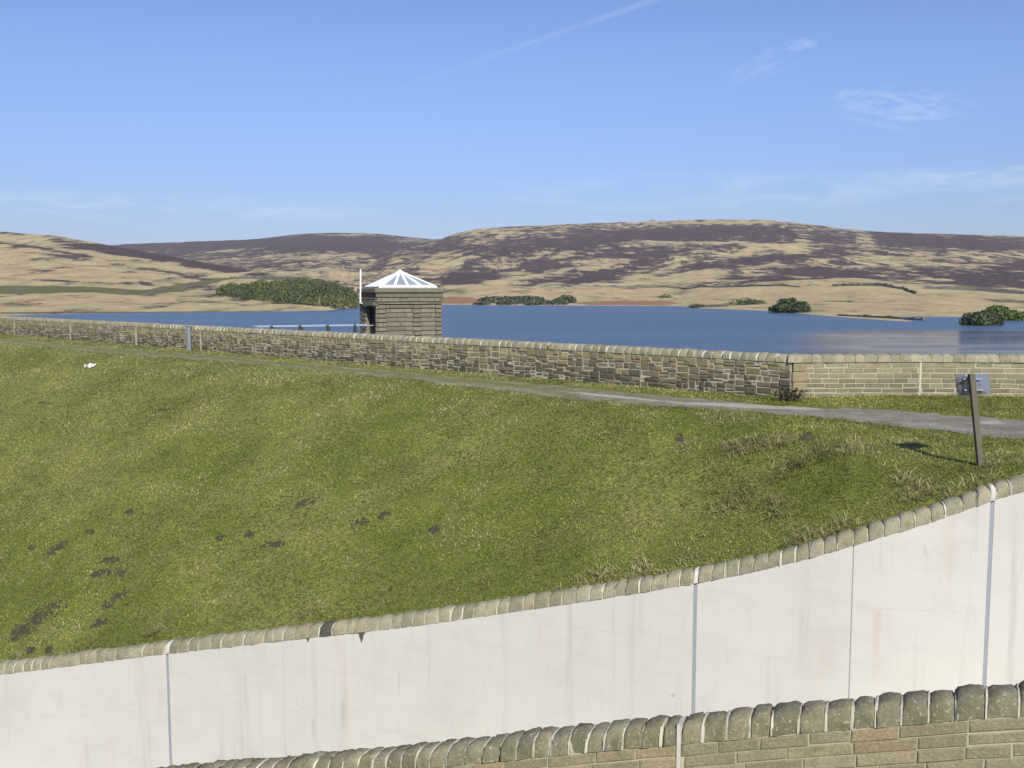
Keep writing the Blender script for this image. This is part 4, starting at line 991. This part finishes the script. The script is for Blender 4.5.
# ------------------------------------------------------------------ grass
def scatter(Gr, dens, seed):
    r = np.random.default_rng(seed); a = Gr[:-1, :-1]; b_ = Gr[1:, :-1]; c_ = Gr[1:, 1:]; d_ = Gr[:-1, 1:]
    ar = .5*(np.linalg.norm(np.cross(b_-a, c_-a), axis=-1)+np.linalg.norm(np.cross(c_-a, d_-a), axis=-1)); ctr = (a+b_+c_+d_)/4
    n = r.poisson(ar*dens(ctr)); n = n.reshape(-1); idx = np.repeat(np.arange(len(n)), n)
    A_, B_, C_, D_ = [q.reshape(-1, 3)[idx] for q in (a, b_, c_, d_)]; u = r.random(len(idx))[:, None]; v = r.random(len(idx))[:, None]
    return (A_*(1-u)+B_*u)*(1-v)+(D_*(1-u)+C_*u)*v
def grass(name, P, hgt, seed, label, tall=0.0, strawb=0.0, lean=(-.35, -.75)):
    r = np.random.default_rng(seed); n = len(P); px, py = proj(P); dist = P[:, 1]
    f1 = fbm(P[:, 0]*.30, P[:, 1]*.30, 101, 4); f2 = fbm(P[:, 0]*1.5, P[:, 1]*1.5, 103, 4); f3 = fbm(P[:, 0]*.09, P[:, 1]*.09, 105, 3)
    crest = np.exp(-np.clip(py-(tn(px)+4), 0, 1e3)/28.)*(px < 760)
    tall_m = np.clip((f2-.50)*5, 0, 1)*np.clip(np.exp(-((px-800)/130)**2-((py-475)/42)**2)*1.6+.9*np.exp(-(np.interp(px, [0, 176, 323, 550, 700, 832, 936, 1024], [655, 632, 615, 584, 560, 530, 497, 465])-py)**2/110.)+.25*crest+.12, 0, 1)*np.clip((py-tn(px)-3)/14., 0, 1)*(1-np.exp(-((px-935)/55)**2-((py-452)/16)**2))
    ps = np.clip(.10+.55*np.clip((f2-.52)*3.2, 0, 1)+.35*(f1-.5)+.8*crest*np.clip((f2-.35)*2.5, 0, 1)+.5*tall_m+strawb, 0, .85)
    st = r.random(n) < ps
    g1 = np.array([.245, .29, .047]); g2 = np.array([.375, .368, .108]); dk = np.array([.14, .17, .036]); s1 = np.array([.46, .42, .205]); s2 = np.array([.35, .315, .14])
    k = np.clip(.5+(f3-.5)*1.6+(f1-.5)*1.2+r.normal(size=n)*.3, 0, 1)[:, None]
    col = g1*(1-k)+g2*k; q = (r.random(n) < .18)[:, None]; col = np.where(q, dk, col)
    k2 = r.random(n)[:, None]; col = np.where(st[:, None], s1*(1-k2)+s2*k2, col)*(.9+.2*r.random(n))[:, None]
    f4 = fbm(P[:, 0]*.75+P[:, 1]*.2, P[:, 1]*.55, 107, 5, .6); f5 = fbm(P[:, 0]*3.2, P[:, 1]*3.2, 109, 3)
    col = col*np.clip(1+1.5*(f4-.5)+.55*(f5-.5), .45, 1.38)[:, None]
    fr_ = (np.clip((dist-21)/24., 0, 1)*.42*np.clip((720-px)/200., 0, 1))[:, None]; col = col*(1-fr_)+np.array([.375, .355, .155])*fr_
    col = col*np.where(((f4 > .56) & (~st))[:, None], np.array([1.10, 1.02, 1.15]), 1.0)
    h = hgt*(.55+.9*r.random(n))*(1+.15*st+2.7*tall_m*st+.4*tall_m)
    w = (.0055+.004*r.random(n))*np.maximum(1, dist/15.)
    az = r.random(n)*2*math.pi; side = np.stack([np.cos(az), np.sin(az), 0*az], 1)
    ln = np.stack([lean[0]+.75*r.normal(size=n), lean[1]+.75*r.normal(size=n), .72+0*az], 1); ln /= np.linalg.norm(ln, axis=1)[:, None]
    mid = P+ln*(h*.55)[:, None]; tip = P+ln*(h*.9)[:, None]+np.stack([ln[:, 0]*h*.45, ln[:, 1]*h*.45, -.18*h], 1)
    P = P-np.array([0, 0, .015])
    V = np.stack([P-side*w[:, None], P+side*w[:, None], mid+side*w[:, None]*.8, mid-side*w[:, None]*.8, tip], 1)
    i = np.arange(n)[:, None]*5
    o = mesh(name, V.reshape(-1, 3), [np.concatenate([i, i+1, i+2, i+3], 1), np.concatenate([i+3, i+2, i+4], 1)], M['blades'], None, False, np.repeat(col, 5, 0))
    return tag(o, label, 'grass', kind='stuff')
def clear_soil(P):
    px, py = proj(P); keep = np.ones(len(P), bool)
    for (cx, cy, w, h, sl_) in soil_spots:
        dx = px-cx; dy = py-cy+sl_*dx; keep &= ~(((dx/w)**2+(dy/h)**2 < .25+.9*vnoise(px/5., py/3., 5)) & (rng.random(len(P)) < .38))
    return P[keep]
def dens_slope(c):
    px, py = proj(c); vis = (px > -60) & (px < 1090); d = c[..., 1]
    return np.where(vis, np.clip(900*(17/np.maximum(d, 5))**1.6, 60, 1000), 25)
P = clear_soil(scatter(G[:, 0:i_crest+1], dens_slope, 1))
grass('slope_grass', P, .058, 1, 'rough grazed grass covering the downstream face of the dam')
P = scatter(G[:, i_crest:i_crest+12], lambda c: dens_slope(c)*1.0, 2)
px, py = proj(P); a, c = tf(px), tn(px); v = (c-py)/np.maximum(.5, c-a); on = (v > 0) & (v < 1)
gl = np.interp(px, [-250, 250, 560, 760, 860], [1.05, 1.0, .75, .3, .02])
pk = np.where(on, gl*(.34+.9*np.exp(-((v-.5)/.16)**2)), 1.0)
edge = on & ((v < .1) | (v > .92)); pk = np.where(edge, np.maximum(pk, .22), pk)
P = P[rng.random(len(P)) < pk]
grass('verge_grass', P, .06, 3, 'short green grass on the crest beside the gravel track', strawb=-.06)
P = scatter(G2, lambda c: np.where((c[..., 1] > 2) & (np.abs(c[..., 0]) < 9), 120, 0), 5)
grass('bank_grass', P, .08, 6, 'grass on the bank below the near stone parapet')

# ------------------------------------------------------------------ air
hm = bpy.data.materials.new('pale_air'); hm.use_nodes = True; hn = hm.node_tree; hn.nodes.clear()
ho = hn.nodes.new('ShaderNodeOutputMaterial'); pv = hn.nodes.new('ShaderNodeVolumePrincipled'); hn.links.new(pv.outputs[0], ho.inputs['Volume'])
pv.inputs['Color'].default_value = (.75, .85, 1, 1); pv.inputs['Density'].default_value = .000065
b = MB(); b.box((0, 0, 90), (15200, 15200, 128)); tag(b.build('haze', hm), kind='stuff')
